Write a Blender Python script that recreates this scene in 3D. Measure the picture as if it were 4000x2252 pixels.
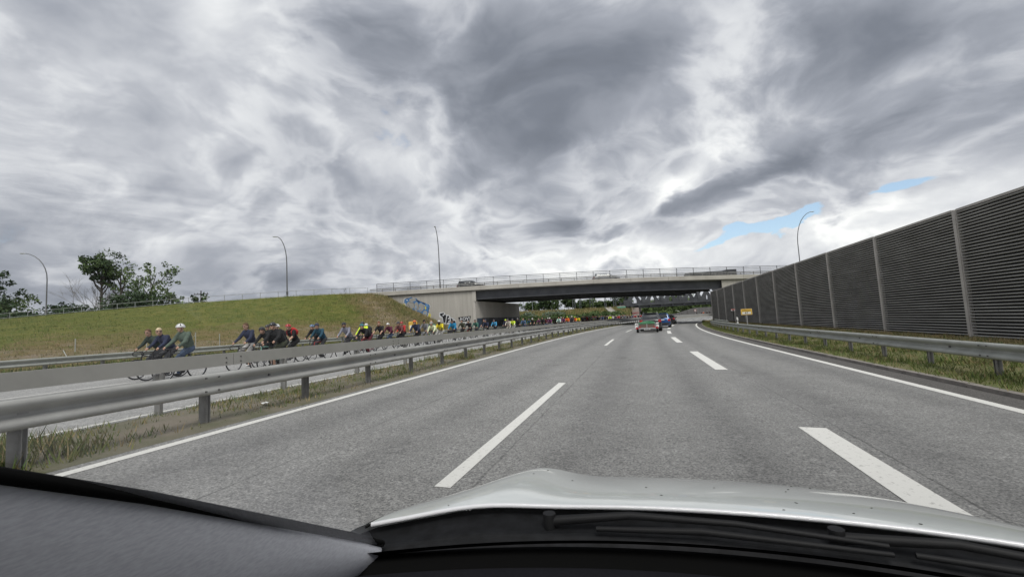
import bpy, bmesh, math, random
import numpy as np
from mathutils import Vector, Matrix
random.seed(7); RNG=np.random.default_rng(11)
SC=bpy.context.scene
for o in list(bpy.data.objects): bpy.data.objects.remove(o)
COL=SC.collection
R=math.radians
# ------------------------------------------------------------------ camera
F=1700.; H=1.42; ROLL=R(3.2); VP=(2495.,1235.); CC=(2000.,1126.)
def cam_axes():
    u=np.array([math.cos(ROLL),-math.sin(ROLL)]); n=np.array([math.sin(ROLL),math.cos(ROLL)])
    d=np.array([VP[0]-CC[0],VP[1]-CC[1]]); a=d@u; b=d@n
    pitch=math.atan2(b,F); yaw=math.atan2(a,math.hypot(F,b))
    fw=np.array([-math.sin(yaw)*math.cos(pitch),math.cos(yaw)*math.cos(pitch),math.sin(pitch)])
    r0=np.array([math.cos(yaw),math.sin(yaw),0]); u0=np.cross(r0,fw)
    return fw, r0*math.cos(ROLL)-u0*math.sin(ROLL), r0*math.sin(ROLL)+u0*math.cos(ROLL)
FWD,RGT,UPV=cam_axes(); EYE=np.array([0,0,H])
def ray(x,y): return FWD+RGT*(x-CC[0])/F+UPV*(CC[1]-y)/F     # photo pixel -> direction
def atD(x,y,d): return EYE+ray(x,y)*d                       # ... at a depth of d metres
def atX(x,y,X): v=ray(x,y); return EYE+v*X/v[0]
cd=bpy.data.cameras.new('camera'); cam=bpy.data.objects.new('camera',cd); COL.objects.link(cam)
M=Matrix.Identity(4)
for i in range(3): M[i][0]=RGT[i]; M[i][1]=UPV[i]; M[i][2]=-FWD[i]; M[i][3]=EYE[i]
cam.matrix_world=M
cd.sensor_width=36; cd.lens=F/4000*36; cd.clip_start=0.02; cd.clip_end=9000
SC.camera=cam
SC.view_settings.view_transform='Standard'; SC.view_settings.look='None'
SC.view_settings.exposure=0.9; SC.view_settings.gamma=1; SC.view_settings.use_curve_mapping=False
# ------------------------------------------------------------------ sky and sun
SUN_EL=R(60); SUN_AZ=R(152)      # azimuth from +Y, clockwise positive
wd=bpy.data.worlds.new('World'); SC.world=wd; wd.use_nodes=True
wd.cycles.sampling_method='MANUAL'; wd.cycles.sample_map_resolution=256
nt=wd.node_tree; nt.nodes.clear()
def N(t,**k):
    n=nt.nodes.new(t)
    for a,b in k.items(): setattr(n,a,b)
    return n
def setin(s,v):
    if isinstance(v,bpy.types.NodeSocket): nt.links.new(v,s)
    elif v is not None: s.default_value=v
def mth(op,a,b=None,c=None,clamp=False):
    n=N('ShaderNodeMath',operation=op,use_clamp=clamp)
    for i,v in enumerate((a,b,c)):
        if v is not None: setin(n.inputs[i],v)
    return n.outputs[0]
def vmt(op,a,b=None):
    n=N('ShaderNodeVectorMath',operation=op); setin(n.inputs[0],a)
    if b is not None: setin(n.inputs[3 if op=='SCALE' else 1],b)
    return n.outputs['Value'] if op in('DOT_PRODUCT','LENGTH') else n.outputs['Vector']
def noise(vec,scale,detail=6,rough=.55,dist=0,col=False,lac=2.0):
    n=N('ShaderNodeTexNoise'); setin(n.inputs['Vector'],vec)
    n.inputs['Scale'].default_value=scale; n.inputs['Detail'].default_value=detail
    n.inputs['Roughness'].default_value=rough; n.inputs['Distortion'].default_value=dist; n.inputs['Lacunarity'].default_value=lac
    return n.outputs['Color'] if col else n.outputs['Fac']
def ramp(fac,stops,interp='LINEAR'):
    n=N('ShaderNodeValToRGB'); setin(n.inputs[0],fac); cr=n.color_ramp; cr.interpolation=interp
    while len(cr.elements)<len(stops): cr.elements.new(.5)
    for e,(p,c) in zip(cr.elements,stops): e.position=p; e.color=(*c,1)
    return n.outputs[0]
def mixc(f,a,b):
    n=N('ShaderNodeMix',data_type='RGBA'); setin(n.inputs[0],f); setin(n.inputs[6],a); setin(n.inputs[7],b); return n.outputs[2]
def build_world():
    tc=N('ShaderNodeTexCoord'); d=tc.outputs['Generated']
    sep=N('ShaderNodeSeparateXYZ'); setin(sep.inputs[0],d)
    z2=mth('ADD',mth('MAXIMUM',sep.outputs[2],0.0),0.55)
    c2=N('ShaderNodeCombineXYZ'); setin(c2.inputs[0],mth('DIVIDE',sep.outputs[0],z2)); setin(c2.inputs[1],mth('DIVIDE',sep.outputs[1],z2)); setin(c2.inputs[2],mth('MULTIPLY',sep.outputs[2],.9))
    p=c2.outputs[0]
    warp=vmt('SCALE',vmt('SUBTRACT',noise(p,2.2,3,.5,col=True),(.5,.5,.5)),.34)
    q=vmt('ADD',p,warp)
    soft=noise(q,1.6,4,.5)
    puff=noise(q,4.1,9,.54)
    puff2=noise(vmt('ADD',q,(.0,-.05,.045)),4.1,5,.53)
    lit=mth('SUBTRACT',puff,puff2)
    # flat ripples of the low stratus far off to the left
    rp=N('ShaderNodeCombineXYZ'); setin(rp.inputs[0],mth('MULTIPLY',sep.outputs[0],7.)); setin(rp.inputs[1],mth('MULTIPLY',sep.outputs[1],7.)); setin(rp.inputs[2],mth('MULTIPLY',sep.outputs[2],38.))
    rip=noise(rp.outputs[0],1.5,6,.55,.8)
    dn=vmt('ADD',d,vmt('SCALE',vmt('SUBTRACT',noise(q,2.4,5,.55,col=True),(.5,.5,.5)),.22))
    def lobe(x,y,sx,sy,ang,w):
        c=Vector(ray(x,y)).normalized(); e1=Vector(RGT)*math.cos(ang)+Vector(UPV)*math.sin(ang)
        e2=-Vector(RGT)*math.sin(ang)+Vector(UPV)*math.cos(ang)
        e1=(e1-c*e1.dot(c)).normalized(); e2=(e2-c*e2.dot(c)).normalized()
        k=1/1700.*(c.dot(Vector(FWD)))
        a=mth('DIVIDE',vmt('DOT_PRODUCT',dn,tuple(e1)),sx*k); b=mth('DIVIDE',vmt('DOT_PRODUCT',dn,tuple(e2)),sy*k)
        g=mth('EXPONENT',mth('MULTIPLY',mth('ADD',mth('MULTIPLY',a,a),mth('MULTIPLY',b,b)),-1.))
        fr=mth('GREATER_THAN',vmt('DOT_PRODUCT',d,tuple(c)),0.)
        return mth('MULTIPLY',mth('MULTIPLY',g,fr),w)
    def total(L):
        v=None
        for l in L:
            g=lobe(*l); v=g if v is None else mth('ADD',v,g)
        return v
    def sstep(x,a,b):
        n=N('ShaderNodeMapRange',interpolation_type='SMOOTHSTEP'); setin(n.inputs[0],x); n.inputs[1].default_value=a; n.inputs[2].default_value=b; return n.outputs[0]
    DK=[(2080,430,330,330,R(20),0.45),(2000,90,560,170,R(15),0.36),(1480,230,190,260,R(30),0.35),(2520,190,420,150,R(35),0.33),(3200,240,430,160,R(28),0.36),(3820,130,420,150,R(28),0.36),
        (3150,640,460,85,R(17),0.43),(3820,520,430,95,R(20),0.37),(2650,800,360,60,R(10),0.40),(2230,900,230,60,R(5),0.35),(1270,730,140,120,0,0.30),(1780,700,220,90,R(20),0.26),(3000,880,300,26,R(13),0.29),(150,720,260,120,0,0.14),(500,500,300,110,R(-25),0.14),(1050,480,200,130,0,0.14)]
    LT=[(880,60,230,190,0,.26),(200,150,500,330,0,.04),(2720,620,330,80,R(42),.20),(2500,760,300,50,R(25),.16),(2650,1000,700,90,R(6),.22),(2150,990,500,60,R(4),.18),(3350,985,460,90,R(14),.19),(3800,820,350,60,R(15),.17),(1860,790,170,70,0,.16),(1560,560,150,110,R(-30),.12),(2880,330,110,250,R(-35),.10),
        (200,1090,900,120,R(3),-.20),(1050,1090,420,80,0,-.10)]
    light=mth('ADD',total(LT),mth('MULTIPLY',mth('SUBTRACT',soft,.5),.42))
    light=mth('ADD',light,mth('MULTIPLY',mth('SUBTRACT',puff,.5),.36))
    light=mth('ADD',light,mth('MULTIPLY',lit,.62))
    low=lobe(850,860,800,170,0,1.)
    light=mth('ADD',light,mth('MULTIPLY',mth('MULTIPLY',mth('SUBTRACT',rip,.5),low),.40))
    light=mth('ADD',light,.56)
    dens=mth('ADD',total(DK),mth('MULTIPLY',mth('SUBTRACT',puff,.5),1.75)); dens=mth('ADD',dens,mth('MULTIPLY',mth('SUBTRACT',soft,.5),.7))
    edge=mth('MULTIPLY',sstep(dens,.0,.17),mth('SUBTRACT',1.,sstep(dens,.17,.34)))
    light=mth('ADD',light,mth('MULTIPLY',edge,.09))
    dark=mth('ADD',mth('MULTIPLY_ADD',dens,-.46,.515),mth('MULTIPLY',lit,.75))
    mk=mth('MULTIPLY',sstep(dens,.12,.46),.94)
    v=mth('ADD',mth('MULTIPLY',light,mth('SUBTRACT',1.,mk)),mth('MULTIPLY',dark,mk),clamp=True)
    cloud=ramp(v,[(0,(.13,.142,.172)),(.22,(.20,.217,.26)),(.42,(.35,.368,.42)),(.62,(.56,.57,.615)),(.80,(.76,.765,.79)),(1,(1.0,.995,.985))])
    # gaps of blue low on the right
    hole=total([(3570,770,135,40,R(14),1.),(2920,940,210,24,R(11),.95),(3130,890,100,22,R(14),.6)])
    hole=mth('ADD',hole,mth('MULTIPLY',mth('SUBTRACT',puff,.5),-2.0))
    hm_=sstep(hole,.40,.66)
    sky=N('ShaderNodeTexSky',sky_type='NISHITA'); sky.sun_disc=False; sky.sun_elevation=SUN_EL; sky.sun_rotation=SUN_AZ; sky.air_density=1.; sky.dust_density=1.0; sky.ozone_density=1.5
    skyb=vmt('ADD',vmt('SCALE',sky.outputs[0],.14),(.10,.10,.08))
    colr=mixc(hm_,cloud,skyb)
    below=mth('LESS_THAN',sep.outputs[2],-.02)
    colr=mixc(below,colr,(.16,.16,.15,1))
    bg=N('ShaderNodeBackground'); setin(bg.inputs[0],colr); bg.inputs[1].default_value=SKY_STR
    out=N('ShaderNodeOutputWorld'); nt.links.new(bg.outputs[0],out.inputs[0])
SKY_STR=0.60
build_world()
sl=bpy.data.lights.new('sun','SUN'); sl.energy=1.5; sl.angle=R(28); sl.color=(1,.97,.92)
so=bpy.data.objects.new('sun',sl); COL.objects.link(so)
sd=Vector((math.sin(SUN_AZ)*math.cos(SUN_EL),math.cos(SUN_AZ)*math.cos(SUN_EL),math.sin(SUN_EL)))
so.rotation_euler=sd.to_track_quat('Z','Y').to_euler(); so.location=(0,-30,60)
# ------------------------------------------------------------------ materials
MATS={}
def mat(name,col,rough=.8,metal=0,var=0,vscale=3,col2=None,bump=0,bscale=20,coat=0,spec=.5,detail=5,stretch=None,trans=0,w0=.35,w1=.65):
    if name in MATS: return MATS[name]
    m=bpy.data.materials.new(name); m.use_nodes=True; t=m.node_tree; b=t.nodes['Principled BSDF']
    b.inputs['Base Color'].default_value=(*col,1); b.inputs['Roughness'].default_value=rough; b.inputs['Metallic'].default_value=metal
    b.inputs['Coat Weight'].default_value=coat; b.inputs['Specular IOR Level'].default_value=spec
    b.inputs['Coat Roughness'].default_value=.05
    if var or col2 or bump:
        g=t.nodes.new('ShaderNodeNewGeometry'); src=g.outputs['Position']
        if stretch:
            mp=t.nodes.new('ShaderNodeMapping'); mp.inputs['Scale'].default_value=stretch; t.links.new(src,mp.inputs[0]); src=mp.outputs[0]
        def nz(s,d=detail,r=.6):
            n=t.nodes.new('ShaderNodeTexNoise'); n.inputs['Scale'].default_value=s; n.inputs['Detail'].default_value=d; n.inputs['Roughness'].default_value=r; t.links.new(src,n.inputs['Vector']); return n.outputs['Fac']
        if var or col2:
            c2=col2 or tuple(max(0,c*(1-var)) for c in col); c1=col if col2 else tuple(min(1,c*(1+var)) for c in col)
            rp=t.nodes.new('ShaderNodeValToRGB'); rp.color_ramp.elements[0].position=w0; rp.color_ramp.elements[1].position=w1
            rp.color_ramp.elements[0].color=(*c2,1); rp.color_ramp.elements[1].color=(*c1,1)
            t.links.new(nz(vscale),rp.inputs[0]); t.links.new(rp.outputs[0],b.inputs['Base Color'])
        if bump:
            bp=t.nodes.new('ShaderNodeBump'); bp.inputs['Strength'].default_value=bump; bp.inputs['Distance'].default_value=.02
            t.links.new(nz(bscale,3),bp.inputs['Height']); t.links.new(bp.outputs[0],b.inputs['Normal'])
    if trans:
        b.inputs['Subsurface Weight'].default_value=0
    MATS[name]=m; return m
def plain(col,rough=.8,metal=0,coat=0):
    return mat('plain_%.3f_%.3f_%.3f_%.2f_%.1f'%(*col,rough,metal),col,rough,metal,coat=coat)
# ------------------------------------------------------------------ mesh builder
class MB:
    def __init__(s): s.v=[]; s.f=[]; s.m=[]; s.sm=[]
    def add(s,vs,fs,mi=0,sm=False):
        o=len(s.v); s.v+= [tuple(map(float,p)) for p in vs]; s.f+=[tuple(i+o for i in f) for f in fs]; s.m+=[mi]*len(fs); s.sm+=[sm]*len(fs); return s
    def box(s,c,sz,mi=0,rot=None):
        x,y,z=[a/2 for a in sz]; vs=[(-x,-y,-z),(x,-y,-z),(x,y,-z),(-x,y,-z),(-x,-y,z),(x,-y,z),(x,y,z),(-x,y,z)]
        if rot is not None: vs=[tuple(rot@Vector(p)) for p in vs]
        return s.add([(p[0]+c[0],p[1]+c[1],p[2]+c[2]) for p in vs],[(3,2,1,0),(4,5,6,7),(0,1,5,4),(1,2,6,5),(2,3,7,6),(3,0,4,7)],mi)
    def tube(s,pts,rad,n=8,mi=0,cap=True,sm=True):
        pts=[Vector(p) for p in pts]; rad=rad if isinstance(rad,(list,tuple)) else [rad]*len(pts)
        vs=[]; fs=[]
        t=(pts[1]-pts[0]).normalized(); a=Vector((0,0,1)) if abs(t.z)<.9 else Vector((1,0,0)); e=(a-t*a.dot(t)).normalized()
        for i,p in enumerate(pts):
            t=(pts[min(i+1,len(pts)-1)]-pts[max(i-1,0)]).normalized(); e=(e-t*e.dot(t)).normalized(); b=t.cross(e)
            for k in range(n):
                q=2*math.pi*k/n; vs.append(p+(e*math.cos(q)+b*math.sin(q))*rad[i])
        for i in range(len(pts)-1):
            for k in range(n): fs.append((i*n+k,i*n+(k+1)%n,(i+1)*n+(k+1)%n,(i+1)*n+k))
        s.add(vs,fs,mi,sm)
        if cap:
            s.add(vs[:n][::-1],[tuple(range(n))],mi); s.add(vs[-n:],[tuple(range(n))],mi)
        return s
    def ell(s,c,r,mi=0,n=10,m=8,rot=None,z0=-1.,z1=1.):
        vs=[]; fs=[]
        a0=math.asin(max(-1,z0)); a1=math.asin(min(1,z1))
        for i in range(m+1):
            la=a0+(a1-a0)*i/m
            for k in range(n):
                q=2*math.pi*k/n; p=Vector((math.cos(la)*math.cos(q)*r[0],math.cos(la)*math.sin(q)*r[1],math.sin(la)*r[2]))
                if rot is not None: p=rot@p
                vs.append(p+Vector(c))
        for i in range(m):
            for k in range(n): fs.append((i*n+k,i*n+(k+1)%n,(i+1)*n+(k+1)%n,(i+1)*n+k))
        return s.add(vs,fs,mi,True)
    def prism(s,poly,z0,z1,mi=0):      # poly in xy, z0/z1 numbers or lists
        n=len(poly); a=z0 if isinstance(z0,(list,tuple)) else [z0]*n; b=z1 if isinstance(z1,(list,tuple)) else [z1]*n
        vs=[(p[0],p[1],a[i]) for i,p in enumerate(poly)]+[(p[0],p[1],b[i]) for i,p in enumerate(poly)]
        return s.add(vs,[tuple(range(n))[::-1],tuple(range(n,2*n))]+[(i,(i+1)%n,n+(i+1)%n,n+i) for i in range(n)],mi)
    def grid(s,rows,mi=0,sm=True,flip=False):
        n=len(rows[0]); vs=[p for r in rows for p in r]
        fs=[(i*n+k,i*n+k+1,(i+1)*n+k+1,(i+1)*n+k) for i in range(len(rows)-1) for k in range(n-1)]
        if flip: fs=[f[::-1] for f in fs]
        return s.add(vs,fs,mi,sm)
    def build(s,name,mats,parent=None,org=None,kind=None):
        me=bpy.data.meshes.new(name)
        v=s.v
        if org is not None: v=[(p[0]-org[0],p[1]-org[1],p[2]-org[2]) for p in v]
        me.from_pydata(v,[],s.f)
        for m in (mats if isinstance(mats,(list,tuple)) else [mats]): me.materials.append(m)
        me.polygons.foreach_set('material_index',s.m); me.polygons.foreach_set('use_smooth',s.sm); me.update()
        o=bpy.data.objects.new(name,me); COL.objects.link(o)
        if parent is not None: o.parent=parent
        elif org is not None: o.location=org
        if kind: o['kind']=kind
        return o
def npmesh(name,v,f,mats,parent=None,kind=None,mi=None,smooth=False):
    me=bpy.data.meshes.new(name); v=np.asarray(v,np.float32); f=np.asarray(f,np.int32); k=f.shape[1]
    me.vertices.add(len(v)); me.vertices.foreach_set('co',v.ravel()); me.loops.add(f.size); me.loops.foreach_set('vertex_index',f.ravel())
    me.polygons.add(len(f)); me.polygons.foreach_set('loop_start',np.arange(0,f.size,k,dtype=np.int32))
    for m in (mats if isinstance(mats,(list,tuple)) else [mats]): me.materials.append(m)
    if mi is not None: me.polygons.foreach_set('material_index',np.asarray(mi,np.int32))
    if smooth: me.polygons.foreach_set('use_smooth',np.ones(len(f),bool))
    me.update(calc_edges=True)
    o=bpy.data.objects.new(name,me); COL.objects.link(o)
    if parent is not None: o.parent=parent
    if kind: o['kind']=kind
    return o
def tag(o,label=None,cat=None,group=None,kind=None):
    if label: o['label']=label
    if cat: o['category']=cat
    if group: o['group']=group
    if kind: o['kind']=kind
    return o
def thing(name,label,cat,loc=(0,0,0),rz=0,group=None):
    o=bpy.data.objects.new(name,None); COL.objects.link(o); o.location=loc; o.rotation_euler=(0,0,rz); o.empty_display_size=.2
    return tag(o,label,cat,group)
def inst(name,me,parent=None,loc=(0,0,0),rot=(0,0,0),sc=(1,1,1)):
    o=bpy.data.objects.new(name,me); COL.objects.link(o); o.location=loc; o.rotation_euler=rot; o.scale=sc
    if parent is not None: o.parent=parent
    return o
def text_mesh(txt,size,extr=.002,bold=0,align='CENTER'):
    c=bpy.data.curves.new('txt','FONT'); c.body=txt; c.size=size; c.extrude=extr; c.offset=bold; c.align_x=align; c.align_y='CENTER'; c.resolution_u=3
    o=bpy.data.objects.new('txt',c); COL.objects.link(o); dg=bpy.context.evaluated_depsgraph_get()
    me=bpy.data.meshes.new_from_object(o.evaluated_get(dg)); bpy.data.objects.remove(o); bpy.data.curves.remove(c); return me
# ------------------------------------------------------------------ the road's own frame: s along, u to the right
KAP=.00275; S0=22.; DS=.5
_ss=np.arange(-40,420,DS); _th=np.zeros_like(_ss); _x=np.zeros_like(_ss); _y=np.zeros_like(_ss)
i0=int(40/DS); _y[:i0]=_ss[:i0]
th=0;x=0;y=0
for i in range(i0,len(_ss)):
    _th[i]=th;_x[i]=x;_y[i]=y
    s=_ss[i]; k=0 if s<S0-6 else (KAP if s>S0+6 else KAP*(s-S0+6)/12)
    x+=math.sin(th+k*DS/2)*DS; y+=math.cos(th+k*DS/2)*DS; th+=k*DS
def RD(s): return float(np.interp(s,_ss,_th))
def P(s,u,z=0.):
    t=RD(s); return (float(np.interp(s,_ss,_x))+u*math.cos(t), float(np.interp(s,_ss,_y))-u*math.sin(t), z)
def zg(u):      # road surface height across
    return -.035*u if u>-6.4 else .224
OZ=.22          # opposite carriageway level
def su_of(X,Y):
    best=None
    s=Y
    for _ in range(8):
        p=P(s,0); t=RD(s); dx=X-p[0]; dy=Y-p[1]; s+=dx*math.sin(t)+dy*math.cos(t); u=dx*math.cos(t)-dy*math.sin(t)
    return s,u
# ------------------------------------------------------------------ ground, roads
def asphalt(name,base,dark,lanes=()):
    m=bpy.data.materials.new(name); m.use_nodes=True; t=m.node_tree; b=t.nodes['Principled BSDF']; b.inputs['Roughness'].default_value=.78; b.inputs['Specular IOR Level'].default_value=.35
    g=t.nodes.new('ShaderNodeNewGeometry')
    def nz(s,d,r,sc=None):
        src=g.outputs['Position']
        if sc:
            mp=t.nodes.new('ShaderNodeMapping'); mp.inputs['Scale'].default_value=sc; t.links.new(src,mp.inputs[0]); src=mp.outputs[0]
        n=t.nodes.new('ShaderNodeTexNoise'); n.inputs['Scale'].default_value=s; n.inputs['Detail'].default_value=d; n.inputs['Roughness'].default_value=r; t.links.new(src,n.inputs['Vector']); return n.outputs['Fac']
    def rp(f,a,b_,p0,p1):
        n=t.nodes.new('ShaderNodeValToRGB'); n.color_ramp.elements[0].position=p0; n.color_ramp.elements[1].position=p1; n.color_ramp.elements[0].color=(*a,1); n.color_ramp.elements[1].color=(*b_,1); t.links.new(f,n.inputs[0]); return n.outputs[0]
    def mul(a,b_,f=1):
        n=t.nodes.new('ShaderNodeMix'); n.data_type='RGBA'; n.blend_type='MULTIPLY'; n.inputs[0].default_value=f; t.links.new(a,n.inputs[6]); t.links.new(b_,n.inputs[7]); return n.outputs[2]
    c=rp(nz(.35,5,.6,(1,.12,1)),dark,base,.3,.7)                 # long tyre-polished streaks and patches
    c=mul(c,rp(nz(48,3,.75),(.42,.42,.43),(1.62,1.62,1.58),.34,.66))   # stone chippings
    c=mul(c,rp(nz(16,4,.7),(.80,.80,.80),(1.15,1.15,1.15),.35,.65))
    c=mul(c,rp(nz(1.6,6,.65),(.86,.86,.86),(1.08,1.08,1.08),.3,.7))
    if lanes:
        at=t.nodes.new('ShaderNodeAttribute'); at.attribute_name='u'; uo=at.outputs['Fac']
        def m_(op,a,b_=None):
            n=t.nodes.new('ShaderNodeMath'); n.operation=op
            for i_,v_ in enumerate((a,b_)):
                if v_ is None: continue
                if isinstance(v_,bpy.types.NodeSocket): t.links.new(v_,n.inputs[i_])
                else: n.inputs[i_].default_value=v_
            return n.outputs[0]
        uw=m_('ADD',uo,m_('MULTIPLY',m_('SUBTRACT',nz(.5,3,.5,(1,.25,1)),.5),.30))
        tot=None
        for l_ in lanes:
            for w_ in (-.88,.88):
                q_=m_('DIVIDE',m_('SUBTRACT',uw,l_+w_),.36); g_=m_('EXPONENT',m_('MULTIPLY',m_('MULTIPLY',q_,q_),-1.)); tot=g_ if tot is None else m_('ADD',tot,g_)
        c=mul(c,rp(tot,(1.04,1.04,1.04),(.86,.86,.865),0.,1.))
        sm_=None
        for j_ in (-1.47,2.25,-3.6):
            q_=m_('DIVIDE',m_('SUBTRACT',m_('ADD',uo,m_('MULTIPLY',m_('SUBTRACT',nz(3,3,.6),.5),.05)),j_),.018); g_=m_('EXPONENT',m_('MULTIPLY',m_('MULTIPLY',q_,q_),-1.)); sm_=g_ if sm_ is None else m_('ADD',sm_,g_)
        c=mul(c,rp(m_('MULTIPLY',sm_,nz(.6,3,.6)),(1,1,1),(.45,.45,.45),.2,.7))
        c=mul(c,rp(nz(.55,3,.5),(.62,.61,.60),(1,1,1),.26,.30))      # oily, patched spots
    t.links.new(c,b.inputs['Base Color'])
    bp=t.nodes.new('ShaderNodeBump'); bp.inputs['Strength'].default_value=.55; bp.inputs['Distance'].default_value=.012; t.links.new(nz(80,2,.7),bp.inputs['Height']); t.links.new(bp.outputs[0],b.inputs['Normal'])
    return m
ASPH=asphalt('asphalt',(.255,.252,.247),(.20,.198,.196),(-3.6,.1,3.5)); ASPH2=asphalt('asphalt_opposite',(.34,.335,.33),(.28,.278,.275)); ASPH3=asphalt('shoulder_asphalt',(.13,.122,.116),(.09,.085,.082))
PAINT=mat('road_paint',(.70,.69,.655),.7,col2=(.40,.39,.37),vscale=26,bump=.3,bscale=60,detail=8,w0=.30,w1=.42)
WORN=mat('worn_paint',(.70,.69,.64),.8,col2=(.26,.25,.23),vscale=5,w0=.36,w1=.5)
def strip(name,us,zs,s0,s1,m,parent=None,step=2.,kind='structure',mats=None):
    ss=np.arange(s0,s1+.01,step); b=MB()
    b.grid([[P(s,u,z) for u,z in zip(us,zs)] for s in ss],flip=True)
    o=b.build(name,m,parent,kind=None if parent is not None else kind)
    at=o.data.attributes.new('u','FLOAT','POINT'); at.data.foreach_set('value',np.array([u for _ in ss for u in us],np.float32)); return o
gm=mat('field',(.15,.15,.07),.95,col2=(.11,.125,.05),vscale=.15)
MB().add([(-4000,-3000,-.55),(4000,-3000,-.55),(4000,6000,-.55),(-4000,6000,-.55)],[(0,1,2,3)]).build('ground',gm,kind='structure')
uu=[-5.75,-4,-2,0,2,4,5.05]
road=strip('road',uu,[zg(u) for u in uu],-20,330,ASPH)
sh=strip('shoulder',[5.05,5.62],[zg(5.05)+.002,zg(5.62)],-20,330,ASPH3,road)
opp=strip('opposite_road',[-7.95,-12,-16,-20,-22.9],[OZ,OZ,OZ,OZ,OZ],-20,330,ASPH2)
def line(s0,s1,u,w,m,z,name='edge_line',parent=road,step=1.):
    n=max(1,int((s1-s0)/step)); b=MB(); 
    b.grid([[P(s0+(s1-s0)*i/n,u-w/2,z(u-w/2)),P(s0+(s1-s0)*i/n,u+w/2,z(u+w/2))] for i in range(n+1)],flip=True)
    return b.build(name,m,parent)
zz=lambda u:zg(u)+.005
line(-15,300,-5.52,.15,PAINT,zz); line(-15,300,4.95,.19,PAINT,zz,step=1.)
oz=lambda u:OZ+.005
line(-15,300,-8.15,.16,WORN,oz,parent=opp); line(-15,300,-22.3,.16,PAINT,oz,parent=opp)
s=-12.0
while s<190:                       # block marking on the right of our lane
    line(s+.0,s+6.1,1.95,.30,PAINT,zz,'lane_dash',step=1.); s+=12.2
s=3.5-18.9
while s<200:
    line(s,s+6.1,-1.72,.15,PAINT,zz,'lane_dash'); s+=18.9
for uo in (-12.0,-15.7,-19.2):
    for k in range(-1,14): line(k*18.+4,k*18.+10,uo,.14,PAINT,oz,'lane_dash',opp,2.)
KERB=mat('kerb_stone',(.22,.20,.18),.9,var=.25,vscale=4)
kb=thing('kerb','low concrete kerb edging the right hand shoulder','kerb',(0,0,0))
kb_me=None
for i in range(66):                # kerb stones, 2 m each
    s=-8+i*2.0; a,b_=P(s+.01,5.62),P(s+1.99,5.62); a2,b2=P(s+.01,5.76),P(s+1.99,5.76)
    z0=zg(5.62)-.15; j=random.uniform(-.006,.006)
    m=MB(); m.prism([a[:2],a2[:2],b2[:2],b_[:2]],z0,zg(5.62)+.075+j); m.build('kerb_stone',KERB,kb)
# dirt and weeds of the median
SOIL=mat('median_soil',(.175,.15,.115),.95,col2=(.10,.10,.055),vscale=1.3,bump=.6,bscale=14)
strip('median',[-5.75,-6.1,-6.8,-7.5,-7.95],[zg(-5.75)+.002,.225,.27,.255,OZ+.003],-20,300,SOIL,step=1.)
# right verge, rising to the foot of the noise wall
TURF=mat('verge_turf',(.105,.125,.04),.95,col2=(.15,.13,.06),vscale=.9,bump=.5,bscale=9)
vr=MB(); rows=[]
for s in np.arange(-20,110,1.):
    row=[]
    for k,u in enumerate([5.76,6.1,6.8,7.8,8.8,9.7,12.]):
        p=P(s,u); z=[-.13,-.10,-.04,.05,.13,.18,.2][k]
        row.append((p[0],p[1],z+.03*math.sin(s*1.7+u*3)*(k>0)))
    rows.append(row)
vr.grid(rows,flip=True).build('right_verge',TURF,kind='structure')
# ------------------------------------------------------------------ embankment on the left
CREST=[(-175,18,4.6),(-130,31,5.6),(-91.5,41.2,6.3),(-78.6,44.9,6.72),(-64.3,48.9,7.12),(-50.1,53.,7.3),(-43,55,7.25),(-38.6,56.3,7.1),(-36.2,56.95,6.65),(-34.5,57.4,5.5),(-32.8,57.85,4.3),(-31.0,58.4,2.9),(-29.1,58.95,1.35),(-24.6,60.35,.45)]
TOE=[-40,-25,-5,6,19,33,40,45,47.5,50,52.5,55,57,59]
def toe(Y): s_,_=su_of(-22,Y); p=P(s_,-24.3); return np.array([p[0],p[1],OZ+.05])
NJ=160
jj=np.linspace(0,len(CREST)-1,NJ)
CRI=np.array([[np.interp(j,range(len(CREST)),[c[k] for c in CREST]) for k in range(3)] for j in jj])
TOI=np.array([toe(np.interp(j,range(len(TOE)),TOE)) for j in jj])
from mathutils import noise as mn
def emb(j,t):                      # j column index (float), t 0 toe .. 1 crest
    c=np.array([np.interp(j,range(NJ),CRI[:,k]) for k in range(3)]); a=np.array([np.interp(j,range(NJ),TOI[:,k]) for k in range(3)])
    L=math.hypot(*(c-a)[:2]); e=1+.35*min(1,max(0,(L-12)/30))
    f=t**e; 
    p=a+(c-a)*t; p[2]=a[2]+(c[2]-a[2])*f
    w=math.sin(math.pi*min(1,t))
    p[2]+= w*(.35*mn.noise(Vector((p[0]*.12,p[1]*.12,0)))+.10*mn.noise(Vector((p[0]*.6,p[1]*.6,3))))
    return p
NT=46
rows=[]
for i in range(NJ):
    row=[tuple(P(*[su_of(TOI[i][0],TOI[i][1])[0],-22.9])[:2])+(OZ+.004,)]
    for k in range(NT+1): row.append(tuple(emb(i,k/NT)))
    rows.append(row)
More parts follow.
